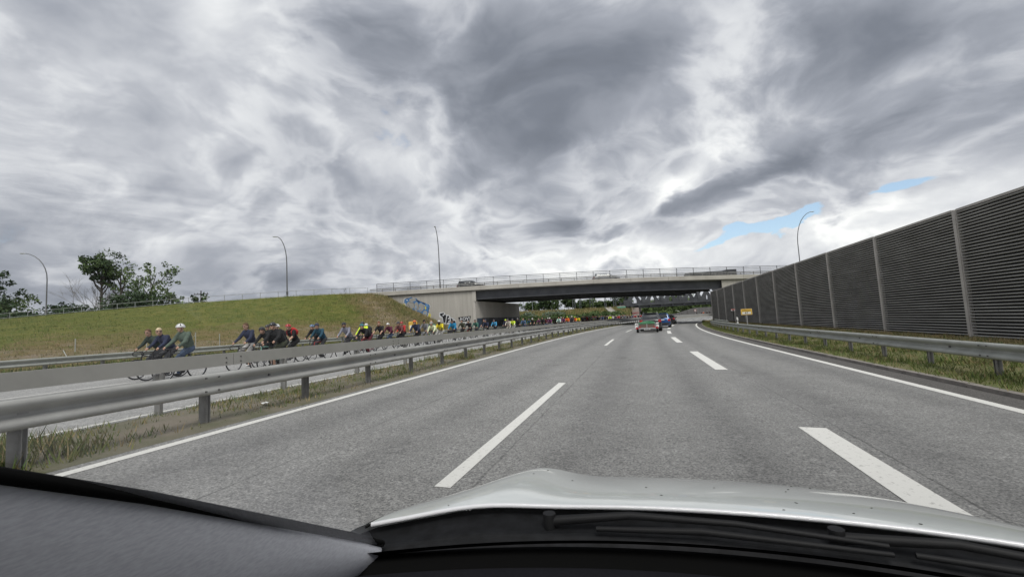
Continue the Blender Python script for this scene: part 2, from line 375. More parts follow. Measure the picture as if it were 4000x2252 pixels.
def grassmat():
    m=bpy.data.materials.new('embankment_grass'); m.use_nodes=True; t=m.node_tree; b=t.nodes['Principled BSDF']; b.inputs['Roughness'].default_value=.95; b.inputs['Specular IOR Level'].default_value=.1
    g=t.nodes.new('ShaderNodeNewGeometry'); at=t.nodes.new('ShaderNodeAttribute'); at.attribute_name='dry'
    def nz(s,d=6,r=.65):
        n=t.nodes.new('ShaderNodeTexNoise'); n.inputs['Scale'].default_value=s; n.inputs['Detail'].default_value=d; n.inputs['Roughness'].default_value=r; t.links.new(g.outputs['Position'],n.inputs['Vector']); return n.outputs['Fac']
    def mx(f,a,b_):
        n=t.nodes.new('ShaderNodeMix'); n.data_type='RGBA'
        for s_,v in ((n.inputs[0],f),(n.inputs[6],a),(n.inputs[7],b_)):
            if isinstance(v,bpy.types.NodeSocket): t.links.new(v,s_)
            else: s_.default_value=v if isinstance(v,float) else (*v,1)
        return n.outputs[2]
    def mr(f,a,b_):
        n=t.nodes.new('ShaderNodeMapRange'); n.inputs[1].default_value=a; n.inputs[2].default_value=b_; t.links.new(f,n.inputs[0]); return n.outputs[0]
    green=mx(mr(nz(.8),.35,.65),(.085,.108,.026),(.150,.145,.042))
    dry=mx(mr(nz(1.6),.35,.65),(.19,.145,.075),(.115,.10,.04))
    bare=mx(mr(nz(3.),.35,.65),(.25,.205,.15),(.17,.14,.10))
    md=t.nodes.new('ShaderNodeMath'); md.operation='ADD'; t.links.new(at.outputs['Fac'],md.inputs[0])
    m2=t.nodes.new('ShaderNodeMath'); m2.operation='MULTIPLY_ADD'; t.links.new(nz(.35,7,.7),m2.inputs[0]); m2.inputs[1].default_value=1.7; m2.inputs[2].default_value=-.85; t.links.new(m2.outputs[0],md.inputs[1])
    c=mx(mr(md.outputs[0],.2,.65),green,dry)
    c=mx(mr(md.outputs[0],.75,1.05),c,bare)
    t.links.new(c,b.inputs['Base Color'])
    bp=t.nodes.new('ShaderNodeBump'); bp.inputs['Strength'].default_value=.8; bp.inputs['Distance'].default_value=.12; t.links.new(nz(5,5),bp.inputs['Height']); t.links.new(bp.outputs[0],b.inputs['Normal'])
    return m
GRASSM=grassmat()
b=MB(); b.grid(rows); em=b.build('embankment',GRASSM,kind='structure')
def dryness(j,t):
    d=.0+.42*math.exp(-((t-.12)/.22)**2)
    if j>70: d+=min(1,(j-70)/12)*.95*(1-.30*max(0,t-.8)/.2)
    if 36<j<=84: d+=.60*math.exp(-((t-.25)/.24)**2)
    return d
at=em.data.attributes.new('dry','FLOAT','POINT')
vals=[]
for i in range(NJ):
    vals.append(.35)
    for k in range(NT+1): vals.append(dryness(i,k/NT))
at.data.foreach_set('value',np.array(vals,np.float32))
# the approach road on top of the embankment and its far side
b=MB(); bn=np.array([-.2748,.9615]); rr=[]
for c in CREST[:9]:
    rr.append([(c[0]-bn[0]*.0,c[1]-bn[1]*.0,c[2]),(c[0]+bn[0]*1.2,c[1]+bn[1]*1.2,c[2]+.06),(c[0]+bn[0]*15,c[1]+bn[1]*15,c[2]+.1),(c[0]+bn[0]*36,c[1]+bn[1]*36,-.6)])
b.grid(rr).build('approach_embankment',gm,kind='structure')
# ------------------------------------------------------------------ tufts of grass
def tufts(name,pos,hgt,wid,mats,nb=4,spread=.10,kind='stuff',lean=.45,parent=None,mi=None):
    n=len(pos); pos=np.asarray(pos); hgt=np.broadcast_to(hgt,(n,)); 
    p=np.repeat(pos,nb,0); h=np.repeat(hgt,nb)*RNG.uniform(.5,1.15,n*nb); a=RNG.uniform(0,2*np.pi,n*nb); a2=RNG.uniform(0,2*np.pi,n*nb)
    p=p+np.c_[RNG.normal(0,spread,n*nb),RNG.normal(0,spread,n*nb),np.zeros(n*nb)-.03]
    w=wid*RNG.uniform(.6,1.3,n*nb); dx=np.cos(a)*w; dy=np.sin(a)*w; ln=lean*h
    v=np.empty((n*nb,3,3)); v[:,0]=p+np.c_[dx,dy,0*dx]; v[:,1]=p-np.c_[dx,dy,0*dx]; v[:,2]=p+np.c_[np.cos(a2)*ln,np.sin(a2)*ln,h]
    m=None
    if isinstance(mats,list): m=np.repeat(RNG.integers(0,len(mats),n) if mi is None else mi,nb)
    return npmesh(name,v.reshape(-1,3),np.arange(n*nb*3).reshape(-1,3),mats,parent,kind,m)
BL=[mat('blade_green',(.11,.145,.032),.9,var=.3,vscale=2),mat('blade_olive',(.165,.17,.052),.9,var=.3,vscale=2),mat('blade_dry',(.28,.22,.11),.9,var=.25,vscale=2),mat('blade_dark',(.075,.115,.03),.9,var=.3,vscale=2)]
pos=[];mi=[];hh=[]
for _ in range(46000):
    j=random.uniform(8,NJ-1); t=random.random()**1.25
    p=emb(j,t); d=dryness(j,t)+1.5*(mn.noise(Vector((p[0]*.3,p[1]*.3,5)))*.5)
    pos.append(p); r=random.random()
    mi.append(2 if r<d*.62 else (0 if r<.62 else (1 if r<.9 else 3))); hh.append(random.uniform(.10,.24)*(1+1.3*(random.random()<.05+.22*(j>72))))
tufts('embankment_grass',pos,np.array(hh),.020,BL,4,.16,mi=np.array(mi))['label']='short green and straw coloured grass covering the embankment'
# right verge grass
pos=[];mi=[];hh=[]
for _ in range(32000):
    s=-5+83*random.random()**1.35; u=random.uniform(5.8,9.9); p=P(s,u); z=np.interp(u,[5.76,6.1,6.8,7.8,8.8,9.7],[-.13,-.10,-.04,.05,.13,.18])
    pos.append((min(p[0],9.9),p[1],z)); far=(u-5.8)/4.1; r=random.random()
    mi.append(2 if r<.12+.75*far**1.4 else (0 if r<.75 else (1 if r<.9 else 3))); hh.append(random.uniform(.05,.19))
tufts('verge_grass',pos,np.array(hh),.012,BL,5,.07,mi=np.array(mi))['label']='green and dry grass growing between the guardrail and the noise wall'
# weeds on the median
pos=[];mi=[];hh=[]
for _ in range(14000):
    s=-4+95*random.random()**1.7; cl=mn.noise(Vector((s*.5,0,9)))
    u=random.uniform(-5.95,-7.9); 
    if random.random()>.55+.9*cl: continue
    p=P(s,u); z=np.interp(-u,[5.75,6.1,6.8,7.5,7.95],[.2,.225,.27,.255,.22]); pos.append((p[0],p[1],z)); r=random.random()
    mi.append(2 if r<.3 else (0 if r<.55 else (1 if r<.8 else 3))); hh.append(random.uniform(.03,.15)*(1+.9*(cl>.2)))
tufts('median_weeds',pos,np.array(hh),.010,BL,6,.06,mi=np.array(mi))['label']='weeds growing in the dirt of the median under the guardrails'
# green plants behind the far guardrail
pos=[];mi=[];hh=[]
for _ in range(7000):
    s=2+58*random.random(); u=random.uniform(-23.9,-25.2)-abs(random.gauss(0,.5)); p=P(s,u); pos.append((p[0],p[1],OZ+.05)); r=random.random()
    mi.append(2 if r<.12 else (0 if r<.6 else (1 if r<.72 else 3))); hh.append(random.uniform(.2,.62))
tufts('roadside_weeds',pos,np.array(hh),.03,BL,5,.14,mi=np.array(mi))['label']='tall green weeds along the foot of the embankment behind the guardrail'
# ------------------------------------------------------------------ guardrails
GALV=mat('galvanised_steel',(.44,.44,.42),.6,.25,col2=(.30,.295,.28),vscale=1.6,bump=.1,bscale=30,detail=8,w0=.3,w1=.7)
GALV2=mat('weathered_galvanised',(.40,.41,.38),.6,.25,col2=(.28,.29,.26),vscale=2.2,w0=.3,w1=.7)
POSTM=mat('post_steel',(.30,.295,.285),.6,.5,var=.25,vscale=3)
BOLT=mat('bolt_steel',(.12,.115,.11),.6,.6)
WP=[(.0,.735),(.02,.75),(.055,.75),(.092,.73),(.102,.70),(.092,.668),(.05,.635),(.008,.612),(.0,.595),(.008,.578),(.05,.555),(.092,.522),(.102,.49),(.092,.46),(.055,.44),(.02,.44),(.0,.455)]
def profile_run(b,prof,s0,s1,u,side,zb,thick=.005,nseg=2):
    n=len(prof); rows=[]
    for i in range(nseg+1):
        s=s0+(s1-s0)*i/nseg
        rows.append([P(s,u+side*h,zb(s)+z) for h,z in prof]+[P(s,u+side*(h-thick),zb(s)+z) for h,z in prof[::-1]])
    rows=[r+[r[0]] for r in rows]
    b.grid(rows,flip=(side>0))
def wbeam(name,label,u,side,s0,s1,zb,grp,m=GALV,post_u=None,step=4.,pstep=2.,pfirst=None,uf=None):
    o=thing(name,label,'guardrail',(0,0,0),0,grp)
    s=s0; k=0
    while s<s1-.1:
        e=min(s+step,s1); b=MB(); uo=.004*(k%2)
        profile_run(b,WP,s,e+.12 if e<s1 else e,u+side*uo,side,zb)
        bm=b.build('beam',m,o)
        if s<44:
            bb=MB()
            for dz in (.69,.50):
                for ds in (.05,.25):
                    c=P(s+ds,u+side*(.106+uo),zb(s)+dz); bb.box(c,(.022,.022,.022))
            for ds in (.05,): bb.box(P(s+ds+1.2,u+side*.016,zb(s)+.595),(.03,.03,.03))
            bb.build('bolts',BOLT,bm,kind='stuff')
        s=e; k+=1
    s=pfirst if pfirst is not None else s0
    pm=None
    while s<min(s1,95):
        t=RD(s); z=zb(s)
        if pm is None:
            b=MB(); b.box((-side*.055,-.04,.30),(.006,.10,.80)); b.box((-side*.055,.0,.30),(.10,.006,.80)); b.box((-side*.055,.045,.30),(.10,.008,.80)); b.box((-side*.02,0,.595),(.05,.09,.10))
            q=b.build('post',POSTM,o); pm=q.data
        else: q=inst('post',pm,o)
        q.location=P(s,u,z); q.rotation_euler=(0,0,-t); s+=pstep
    return o
wbeam('guardrail','weathered grey W-beam guardrail on posts along the left edge of the near carriageway',-6.14,1,-7.2,240,lambda s:.224-.035,'guardrails',GALV,pfirst=.96)
# box-section rail of the opposite carriageway, on the median
br=thing('box_beam_guardrail','flat grey box-section guardrail on the median between both carriageways','guardrail',(0,0,0),0,'guardrails')
s=-5.2; BP=[(-.035,.935),(.035,.935),(.035,.70),(-.035,.70)]
BOXM=mat('box_rail_steel',(.42,.41,.385),.65,.15,col2=(.33,.325,.30),vscale=1.1,detail=8,w0=.3,w1=.7)
while s<200:
    b=MB(); rows=[[P(s_,-7.78+h,OZ+z) for h,z in BP] for s_ in (s+.006,s+2,s+4,s+5.994)]; rows=[r+[r[0]] for r in rows]
    b.grid(rows,sm=False); b.add(rows[0][:4],[(0,1,2,3)]); b.add(rows[-1][:4],[(3,2,1,0)]); bo=b.build('beam',BOXM,br)
    if s<50:
        b=MB()
        for ds in (.16,5.84):
            for z in (.76,.85): b.box(P(s+ds,-7.744,OZ+z),(.014,.024,.024))
        b.build('bolts',BOLT,bo,kind='stuff')
    s+=6
pm=None; s=.1
while s<80:
    if pm is None:
        b=MB(); b.box((0,0,.30),(.12,.055,.78)); b.box((.0,.0,.63),(.06,.16,.10)); q=b.build('post',POSTM,br); pm=q.data
    else: q=inst('post',pm,br)
    q.location=P(s,-7.80,OZ); q.rotation_euler=(0,0,-RD(s)); s+=2.67
wbeam('guardrail','grey W-beam guardrail at the foot of the grass embankment behind the cyclists',-23.5,1,-8,150,lambda s:OZ+.12,'guardrails',GALV2)
def zr(s): return -.2+ .0*s
def rright(s): return 6.4
wbeam('guardrail','grey W-beam guardrail in front of the noise wall on the right verge',6.42,-1,2.5,55,lambda s:-.20+.00*s,'guardrails',GALV2,pfirst=2.57)
wbeam('guardrail','short second rail overlapping the end of the right verge guardrail',6.95,-1,42,56,lambda s:-.12,'guardrails',GALV2,pfirst=43)
# ------------------------------------------------------------------ noise wall
CONC_S=mat('slat_concrete',(.40,.39,.37),.9,col2=(.27,.26,.245),vscale=2.5,stretch=(1,.3,1),w0=.3,w1=.7)
CONC_SHADE=mat('panel_gap_shade',(.03,.03,.029),.95,var=.2,vscale=1.5)  # backing of the same concrete, shade of the slat gaps put into its colour
CONC_P=mat('wall_post_concrete',(.52,.49,.455),.9,col2=(.38,.355,.33),vscale=1.2,w0=.3,w1=.7)
nw=thing('noise_wall','tall dark grey concrete noise wall with horizontal ribs and upright posts','noise wall',(10.06,0,0))
WX=10.06; NS=42
def wtop(y): return float(np.interp(y,[0,12,40,52,70],[4.2,4.22,4.28,4.28,4.28]))
def wbot(y): return float(np.interp(y,[0,17,27,70],[.16,.18,.26,.30]))
slat_me=None; pst=None
for k in range(-1,12):
    y0=7.4+5*k; y1=y0+5; z0=wbot(y0+2.5); z1=wtop(y0+2.5)
    b=MB(); b.box((.17,2.5,(z0+z1)/2-.05),(.10,4.86,z1-z0+.16)); pn=b.build('panel',CONC_SHADE,nw); pn.location=(0,y0,0)
    pitch=(z1-z0)/NS
    if slat_me is None:
        m=MB(); L=2.40; prof=[(.0,-.020),(-.105,-.018),(-.118,0.002),(-.105,.020),(.0,.024)]
        vs=[(x,-L,z) for x,z in prof]+[(x,L,z) for x,z in prof]; n=5
        m.add(vs,[(i,i+1,n+i+1,n+i) for i in range(4)]+[(0,1,2,3,4)[::-1],(5,6,7,8,9)])
        slat0=m.build('slat',CONC_S,pn); slat_me=slat0.data; bpy.data.objects.remove(slat0)
    if 0<=k<=6:
        for i in range(NS):
            inst('slat',slat_me,pn,(.119+random.uniform(-.004,.004),2.5,z0+pitch*(i+.5)+random.uniform(-.003,.003)))
    else:
        vs=[];fs=[]
        base=np.array([v.co[:] for v in slat_me.vertices]); fc=[tuple(p.vertices) for p in slat_me.polygons]
        m=MB()
        for i in range(NS): m.add(base+np.array([.119,2.5,z0+pitch*(i+.5)]),fc)
        o=m.build('slats',CONC_S,pn,kind='stuff')
    zb_=wbot(y0); zt_=wtop(y0)+.05
    if pst is None:
        b=MB(); b.box((.0,0,0),(.24,.20,1)); b.box((-.128,0,0),(.03,.13,.998)); q=b.build('post',CONC_P,nw); pst=q.data
    else: q=inst('post',pst,nw)
    q.location=(.12,y0,(zb_+zt_)/2-.1); q.scale=(1,1,zt_-zb_+.2)
    b=MB(); b.box((.13,2.5,z1+.035),(.26,4.79,.07)); c=b.build('coping',CONC_P,nw); c.location=(0,y0,0)
    b=MB(); b.box((.10,2.5,z0-.16),(.22,4.79,.26)); c=b.build('base_plinth',mat('plinth',(.30,.27,.22),.95,var=.2),nw); c.location=(0,y0,0)
q=inst('post',pst,nw,(.12,67.4,2.2),(0,0,0),(1,1,4.3))
# ------------------------------------------------------------------ road bridge
BA=np.array([-37.25,56.65]); BR=np.array([.9615,.2748]); BN=np.array([-.2748,.9615])
def B2(a,b): q=BA+BR*a+BN*b; return (float(q[0]),float(q[1]))
def bz(a): return float(np.interp(a,[-5,0,18,33,43,58,80],[7.12,7.2,7.33,7.3,7.12,6.66,5.9]))
CONC=mat('bridge_concrete',(.50,.475,.43),.9,col2=(.38,.355,.32),vscale=.55,stretch=(1,1,.35),bump=.15,bscale=6,detail=8,w0=.3,w1=.7)
CONCB=mat('board_marked_concrete',(.46,.435,.395),.9,col2=(.36,.34,.305),vscale=1.4,stretch=(2.2,2.2,.12),bump=.2,bscale=8,w0=.3,w1=.72)
STEEL=mat('girder_paint',(.085,.088,.098),.55,.1,var=.18,vscale=.8)
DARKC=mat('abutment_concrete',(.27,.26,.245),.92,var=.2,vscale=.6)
brg=thing('road_bridge','concrete and steel road bridge crossing above the motorway with graffiti on its abutment','bridge',(-5,66,0)); bo=(-5,66,0)
DEP=17.6
# deck slab
b=MB(); aa=list(np.arange(-2,82,4.)); rows=[]
for a in aa: rows.append([B2(a,.15)+(bz(a)-.72,),B2(a,.15)+(bz(a)-.06,),B2(a,DEP-.15)+(bz(a)-.06,),B2(a,DEP-.15)+(bz(a)-.72,),B2(a,.15)+(bz(a)-.72,)])
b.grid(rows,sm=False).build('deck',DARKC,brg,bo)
for bb in (0.,DEP-.45):          # edge caps cast in lengths with open joints
    a=-1.2
    while a<80:
        L=5.6; b=MB(); vs=[]
        for q in (a+.012,a+L-.012):
            for (db,dz) in ((0,-.60),(0,0),(.45,0.0),(.45,-.60)): vs.append(B2(q,bb+db)+(bz(q)+dz,))
        b.add(vs,[(0,1,2,3),(7,6,5,4),(0,4,5,1),(1,5,6,2),(2,6,7,3),(3,7,4,0)]); b.build('edge_cap',CONC,brg,bo); a+=L
for bb in (1.0,6.2,11.4,16.4):
    b=MB(); A=np.linspace(13.9,52.4,12)
    for w0,w1,d0,d1 in ((-.02,.02,-.70,-1.92),(-.28,.28,-1.92,-2.0),):
        rows=[]
        for a in A:
            z=bz(a); rows.append([B2(a,bb+w0)+(z+d1,),B2(a,bb+w0)+(z+d0,),B2(a,bb+w1)+(z+d0,),B2(a,bb+w1)+(z+d1,),B2(a,bb+w0)+(z+d1,)])
        b.grid(rows,sm=False)
    b.build('girder',STEEL,brg,bo)
dv=np.array([.10,.995]); dv/=np.linalg.norm(dv)
def q2(p,t): return (p[0]+dv[0]*t,p[1]+dv[1]*t)
# left wing wall and abutment
cl=B2(14.6,.30); zt=lambda a:bz(a)-.61
b=MB(); poly=[B2(.8,.30),B2(14.2,.30),B2(14.2,1.3),B2(.8,1.3)]; b.prism(poly,-.5,[zt(.8),zt(14.2),zt(14.2),zt(.8)]); wing=b.build('wing_wall',CONCB,brg,bo)
b=MB(); poly=[B2(14.2,.22),cl,q2(cl,DEP*1.04),(q2(cl,DEP*1.04)[0]-1.6,q2(cl,DEP*1.04)[1])]; poly[3]=(poly[3][0],poly[3][1]); b.prism(poly,-.5,5.05); b.build('abutment',CONC,brg,bo)
b=MB(); b.prism([B2(14.2,.23),B2(14.75,.23),B2(14.75,.9),B2(14.2,.9)],5.05,6.62); b.build('corner_block',CONC,brg,bo)
b=MB(); p0=q2(cl,1.9); p1=q2(cl,DEP*1.02); b.prism([(p0[0]+.02,p0[1]),(p0[0]+.03,p0[1]),(p1[0]+.03,p1[1]),(p1[0]+.02,p1[1])],.15,2.55); b.build('mural',mat('dark_mural',(.028,.030,.036),.7,col2=(.06,.065,.075),vscale=.7,w0=.45,w1=.6),brg,bo)
p2=q2(cl,.35); b=MB(); b.prism([(p2[0]+.02,p2[1]),(p2[0]+.03,p2[1]),(p0[0]+.03,p0[1]-.03),(p0[0]+.02,p0[1]-.03)],.15,2.5); b.build('mural',mat('blue_mural',(.05,.085,.13),.7,col2=(.03,.045,.07),vscale=3,stretch=(1,1,6)),brg,bo)
me=text_mesh('HSL',1.9,.002,.05); o=inst('mural_lettering',me,brg); me.materials.append(mat('mural_grey',(.012,.012,.015),.7))
pm_=q2(cl,9.); o.rotation_euler=(R(90),0,math.atan2(dv[1],dv[0])); o.location=(pm_[0]+.04-bo[0],pm_[1]-bo[1],1.35)
# right abutment with wing wall
cr=B2(51.6,.30); b=MB(); b.prism([cr,B2(80,.30),B2(80,1.4),(q2(cr,1.4)[0],q2(cr,1.4)[1])],-.5,[zt(51.6),zt(80),zt(80),zt(51.6)]); b.build('wing_wall',CONCB,brg,bo)
b=MB(); e=q2(cr,DEP*1.04); b.prism([(q2(cr,1.41)),(q2(cr,1.41)[0]+2,q2(cr,1.41)[1]+.5),(e[0]+2,e[1]),e],-.5,4.9); b.build('abutment',CONC,brg,bo)
# railing
RAILM=mat('railing_paint',(.035,.035,.034),.6,.2,var=.2)
for bb in (.22,DEP-.22):
    rl=bpy.data.objects.new('railing',None); COL.objects.link(rl); rl.parent=brg
    for hz,rr in ((1.22,.035),(1.02,.018),(.10,.018)):
        b=MB(); b.tube([B2(a,bb)+(bz(a)+hz,) for a in np.arange(0,78,3.)],rr,6); b.build('rail',RAILM,rl,bo)
    pm=None; bars=MB()
    for k in range(31):
        a=k*2.5; c=B2(a,bb)+(bz(a),)
        if pm is None:
            b=MB(); b.box((0,0,.61),(.07,.05,1.22)); q=b.build('railing_post',RAILM,rl); pm=q.data
        else: q=inst('railing_post',pm,rl)
        q.location=(c[0]-bo[0],c[1]-bo[1],c[2]-bo[2]); q.rotation_euler=(0,0,math.atan2(BR[1],BR[0]))
        for i in range(1,18):
            ai=a+i*2.5/18; c=B2(ai,bb); bars.box((c[0],c[1],bz(ai)+.56),(.022,.022,.92))
    bars.build('bars',RAILM,rl,bo,kind='stuff')
# crash barrier on the deck between carriageway and footpath
for bb in (3.0,DEP-3.0):
    b=MB(); 
    for hz in (.72,): b.tube([B2(a,bb)+(bz(a)+hz,) for a in np.arange(-2,80,4.)],.06,6)
    b.tube([B2(a,bb)+(bz(a)+.5,) for a in np.arange(-2,80,4.)],.05,6)
    for a in np.arange(0,78,2.): c=B2(a,bb); b.box((c[0],c[1],bz(a)+.3),(.08,.08,.75))
    b.build('deck_barrier',POSTM,brg,bo)
# graffiti, painted flat on the wing wall: outlines go pixel -> wall plane
wp=Vector((*B2(5,.30),3)); wn=Vector((BN[0],BN[1],0))
def onwall(zx,zy,off):
    v=Vector(ray(1540+zx*.132,1140+zy*.132)); t=(wp-Vector(EYE)).dot(wn)/v.dot(wn); return Vector(EYE)+v*t-wn*off
def flat(name,pts,off,m,scale=1.):
    c=(sum(p[0] for p in pts)/len(pts),sum(p[1] for p in pts)/len(pts))
    w=[onwall(c[0]+(p[0]-c[0])*scale,c[1]+(p[1]-c[1])*scale,off) for p in pts]
    bm=bmesh.new(); vs=[bm.verts.new(p-Vector(bo)) for p in w]; bm.faces.new(vs); bmesh.ops.triangulate(bm,faces=bm.faces[:])
    me=bpy.data.meshes.new(name); bm.to_mesh(me); bm.free(); me.materials.append(m); o=bpy.data.objects.new(name,me); COL.objects.link(o); o.parent=brg; return o
def elp(cx,cy,rx,ry,n=18,ph=0,wob=.0): return [(cx+rx*(1+wob*math.sin(5*q+ph))*math.cos(q),cy+ry*(1+wob*math.cos(4*q+ph))*math.sin(q)) for q in [2*math.pi*k/n for k in range(n)]]
SPW=plain((.62,.63,.64)); SPB=plain((.07,.18,.37)); SPG=plain((.32,.31,.285)); SPK=plain((.018,.018,.022)); SPY=plain((.60,.52,.10)); SPL=plain((.22,.38,.58)); SPD=plain((.03,.06,.16))
G=[(295,320),(300,220),(350,190),(400,200),(430,170),(470,165),(495,135),(530,170),(580,185),(650,180),(670,210),(640,250),(700,270),(710,310),(740,320),(760,285),(800,285),(850,330),(860,365),(910,360),(935,325),(965,350),(1020,360),(1055,410),(1040,460),(1020,480),(1030,540),(1000,580),(1005,640),(975,720),(900,730),(840,700),(800,640),(780,610),(740,615),(690,600),(640,570),(560,560),(500,550),(460,520),(450,460),(400,430),(350,400),(340,330)]
flat('graffiti_yellow',elp(310,365,35,45),.003,SPY); flat('graffiti_yellow',elp(1040,690,45,70),.003,SPY)
flat('graffiti_outline',G,.006,SPW,1.05); flat('graffiti_piece',G,.010,SPD); flat('graffiti_piece',G,.013,SPB,.975)
for e in (elp(480,390,130,118,wob=.08),elp(655,430,72,132,wob=.10),elp(785,455,92,122,wob=.10),elp(545,228,105,46,wob=.10),elp(915,630,68,82),elp(880,400,36,34)):
    flat('graffiti_letter',e,.016,SPG)
for e in (elp(380,240,26,22,4),elp(640,470,14,80),elp(760,500,12,70),elp(915,625,38,12),elp(960,400,40,12)): flat('graffiti_highlight',e,.019,SPL if e[0][1]>300 else SPW)
flat('graffiti_letter',elp(925,470,24,48),.019,SPY)
for (x0,y0,x1,y1) in ((430,300,560,340),(560,300,600,420),(600,480,690,520),(700,360,740,480),(740,540,860,570),(400,360,470,470)):
    d=12; flat('graffiti_stroke',[(x0,y0),(x0+d,y0-d),(x1+d,y1-d),(x1,y1)],.020,plain((.16,.165,.18)))
V=[(1350,640),(1465,610),(1470,655),(1425,668),(1475,790),(1482,672),(1542,672),(1512,908),(1462,908),(1430,740),(1355,690)]
E_=[(1565,708),(1622,702),(1627,760),(1590,768),(1590,802),(1640,792),(1645,842),(1600,850),(1600,892),(1662,872),(1667,980),(1520,980),(1548,800)]
K_=[(1672,782),(1720,777),(1722,848),(1790,842),(1812,872),(1742,902),(1802,962),(1822,1040),(1768,1040),(1702,952),(1667,942)]
flat('graffiti_outline',[(1325,640),(1345,605),(1480,590),(1500,655),(1640,685),(1660,760),(1740,755),(1745,820),(1800,820),(1835,880),(1800,910),(1850,1000),(1870,1060),(1480,1000),(1490,940),(1445,930),(1415,780),(1330,735)],.005,SPW)
for q in (V,E_,K_): flat('graffiti_letter',q,.010,SPK)
flat('graffiti_highlight',[(1535,960),(1560,915),(1600,900),(1655,915),(1640,965)],.013,SPW)
flat('graffiti_board',[(1890,745),(2270,705),(2235,870),(1920,865)],.006,SPK)
me=text_mesh('AOV!',.66,.002,.012); me.materials.append(SPW); o=inst('graffiti_letter',me,brg)
pc=onwall(2085,795,.012)-Vector(bo); o.location=pc; o.rotation_euler=(R(90),R(-2.),math.atan2(BR[1],BR[0]))
flat('graffiti_outline',elp(2060,950,130,60,wob=.15),.005,SPW); flat('graffiti_letter',elp(2060,955,75,38,wob=.2),.010,plain((.12,.12,.13)))
# ------------------------------------------------------------------ railing of the approach road on the embankment crest
FR=mat('galvanised_fence',(.40,.41,.41),.6,.5)
fr=thing('approach_railing','thin galvanised two-bar railing along the crest of the grass embankment','railing',(-60,50,0)); fo=(-60,50,0)
ca=[np.interp(j,range(8),[c[k] for c in CREST[:8]]) for k in range(3) for j in np.linspace(0,7,8)]
cre=np.array(CREST[:8]); seg=np.r_[0,np.cumsum(np.hypot(*np.diff(cre[:,:2],axis=0).T))]
def cp(l): return np.array([np.interp(l,seg,cre[:,k]) for k in range(3)])+np.array([BN[0]*.5,BN[1]*.5,.0])
for hz in (.85,.18):
    b=MB(); b.tube([tuple(cp(l)+[0,0,hz]) for l in np.arange(10,seg[-1]-.2,3.)]+[tuple(cp(seg[-1]-.3)+[0,0,hz])],.028,6); b.build('rail',FR,fr,fo)
pm=None
for l in np.arange(12,seg[-1],2.7):
    c=cp(l)
    if pm is None:
        b=MB(); b.box((0,0,.35),(.05,.05,1.1)); q=b.build('post',FR,fr); pm=q.data
    else: q=inst('post',pm,fr)
    q.location=tuple(c-np.array(fo))
# ------------------------------------------------------------------ street lamps
LM=mat('lamp_mast',(.16,.16,.165),.5,.5); LH=mat('lamp_head',(.45,.46,.47),.4,.4); LG=mat('lamp_glass',(.6,.62,.62),.2)
def lamp(base,top,lab):
    base=Vector(base); top=Vector(top); o=thing('street_lamp',lab,'lamp post',base,0,'curved street lamps'); d=top-base; h=d.z; hx=Vector((d.x,d.y,0))
    pts=[Vector((0,0,-.4))]; 
    for i in range(0,15):
        t=i/14
        if t<.5: p=Vector((0,0,h*t/.5*.58))
        else:
            q=(t-.5)/.5; an=q*R(84); p=Vector((0,0,h*.58))+hx*(1-math.cos(an))/(1-math.cos(R(84)))*.93+Vector((0,0,h*.405*math.sin(an)))
        pts.append(p)
    n=len(pts); b=MB(); b.tube(pts,[.105-.06*i/(n-1) for i in range(n)],8); b.build('mast',LM,o)
    e=pts[-1]; hd=hx.normalized() if hx.length>.01 else Vector((0,-1,0))
    rot=hd.to_track_quat('X','Z').to_matrix(); b=MB(); b.ell(e+hd*.30,(.42,.14,.07),rot=rot); hh=b.build('lamp_head',LH,o); b=MB(); b.ell(e+hd*.38-Vector((0,0,.035)),(.24,.10,.05),rot=rot); b.build('lens',LG,hh)
    b=MB(); b.box((0,0,.9),(.215,.215,.5)); b.build('access_door',LM,o)
    return o
def D3(x,y,d): return tuple(float(q) for q in atD(x,y,d))
a,t_=D3(180,1222,66),D3(92,985,66); lamp((a[0],a[1],6.2),(t_[0],t_[1],t_[2]),'curved street lamp on the embankment crest beside the cluster of trees')
a,t_=D3(1122,1155,66),D3(1082,921,66); lamp((a[0],a[1],7.0),t_,'curved street lamp at the middle of the embankment railing, away from trees')
a,t_=D3(1719,1112,70),D3(1699,882,68); lamp((a[0],a[1],7.2),t_,'street lamp rising behind the bridge railing, seen end-on')
a,t_=D3(3124,1020,80),D3(3168,822,80); lamp((a[0],a[1],5.0),t_,'curved street lamp behind the noise wall, bending to the right')
a,t_=D3(3690,1000,62),D3(3795,797,62); lamp((a[0],a[1],.5),t_,'street lamp with only its head peeking over the noise wall')
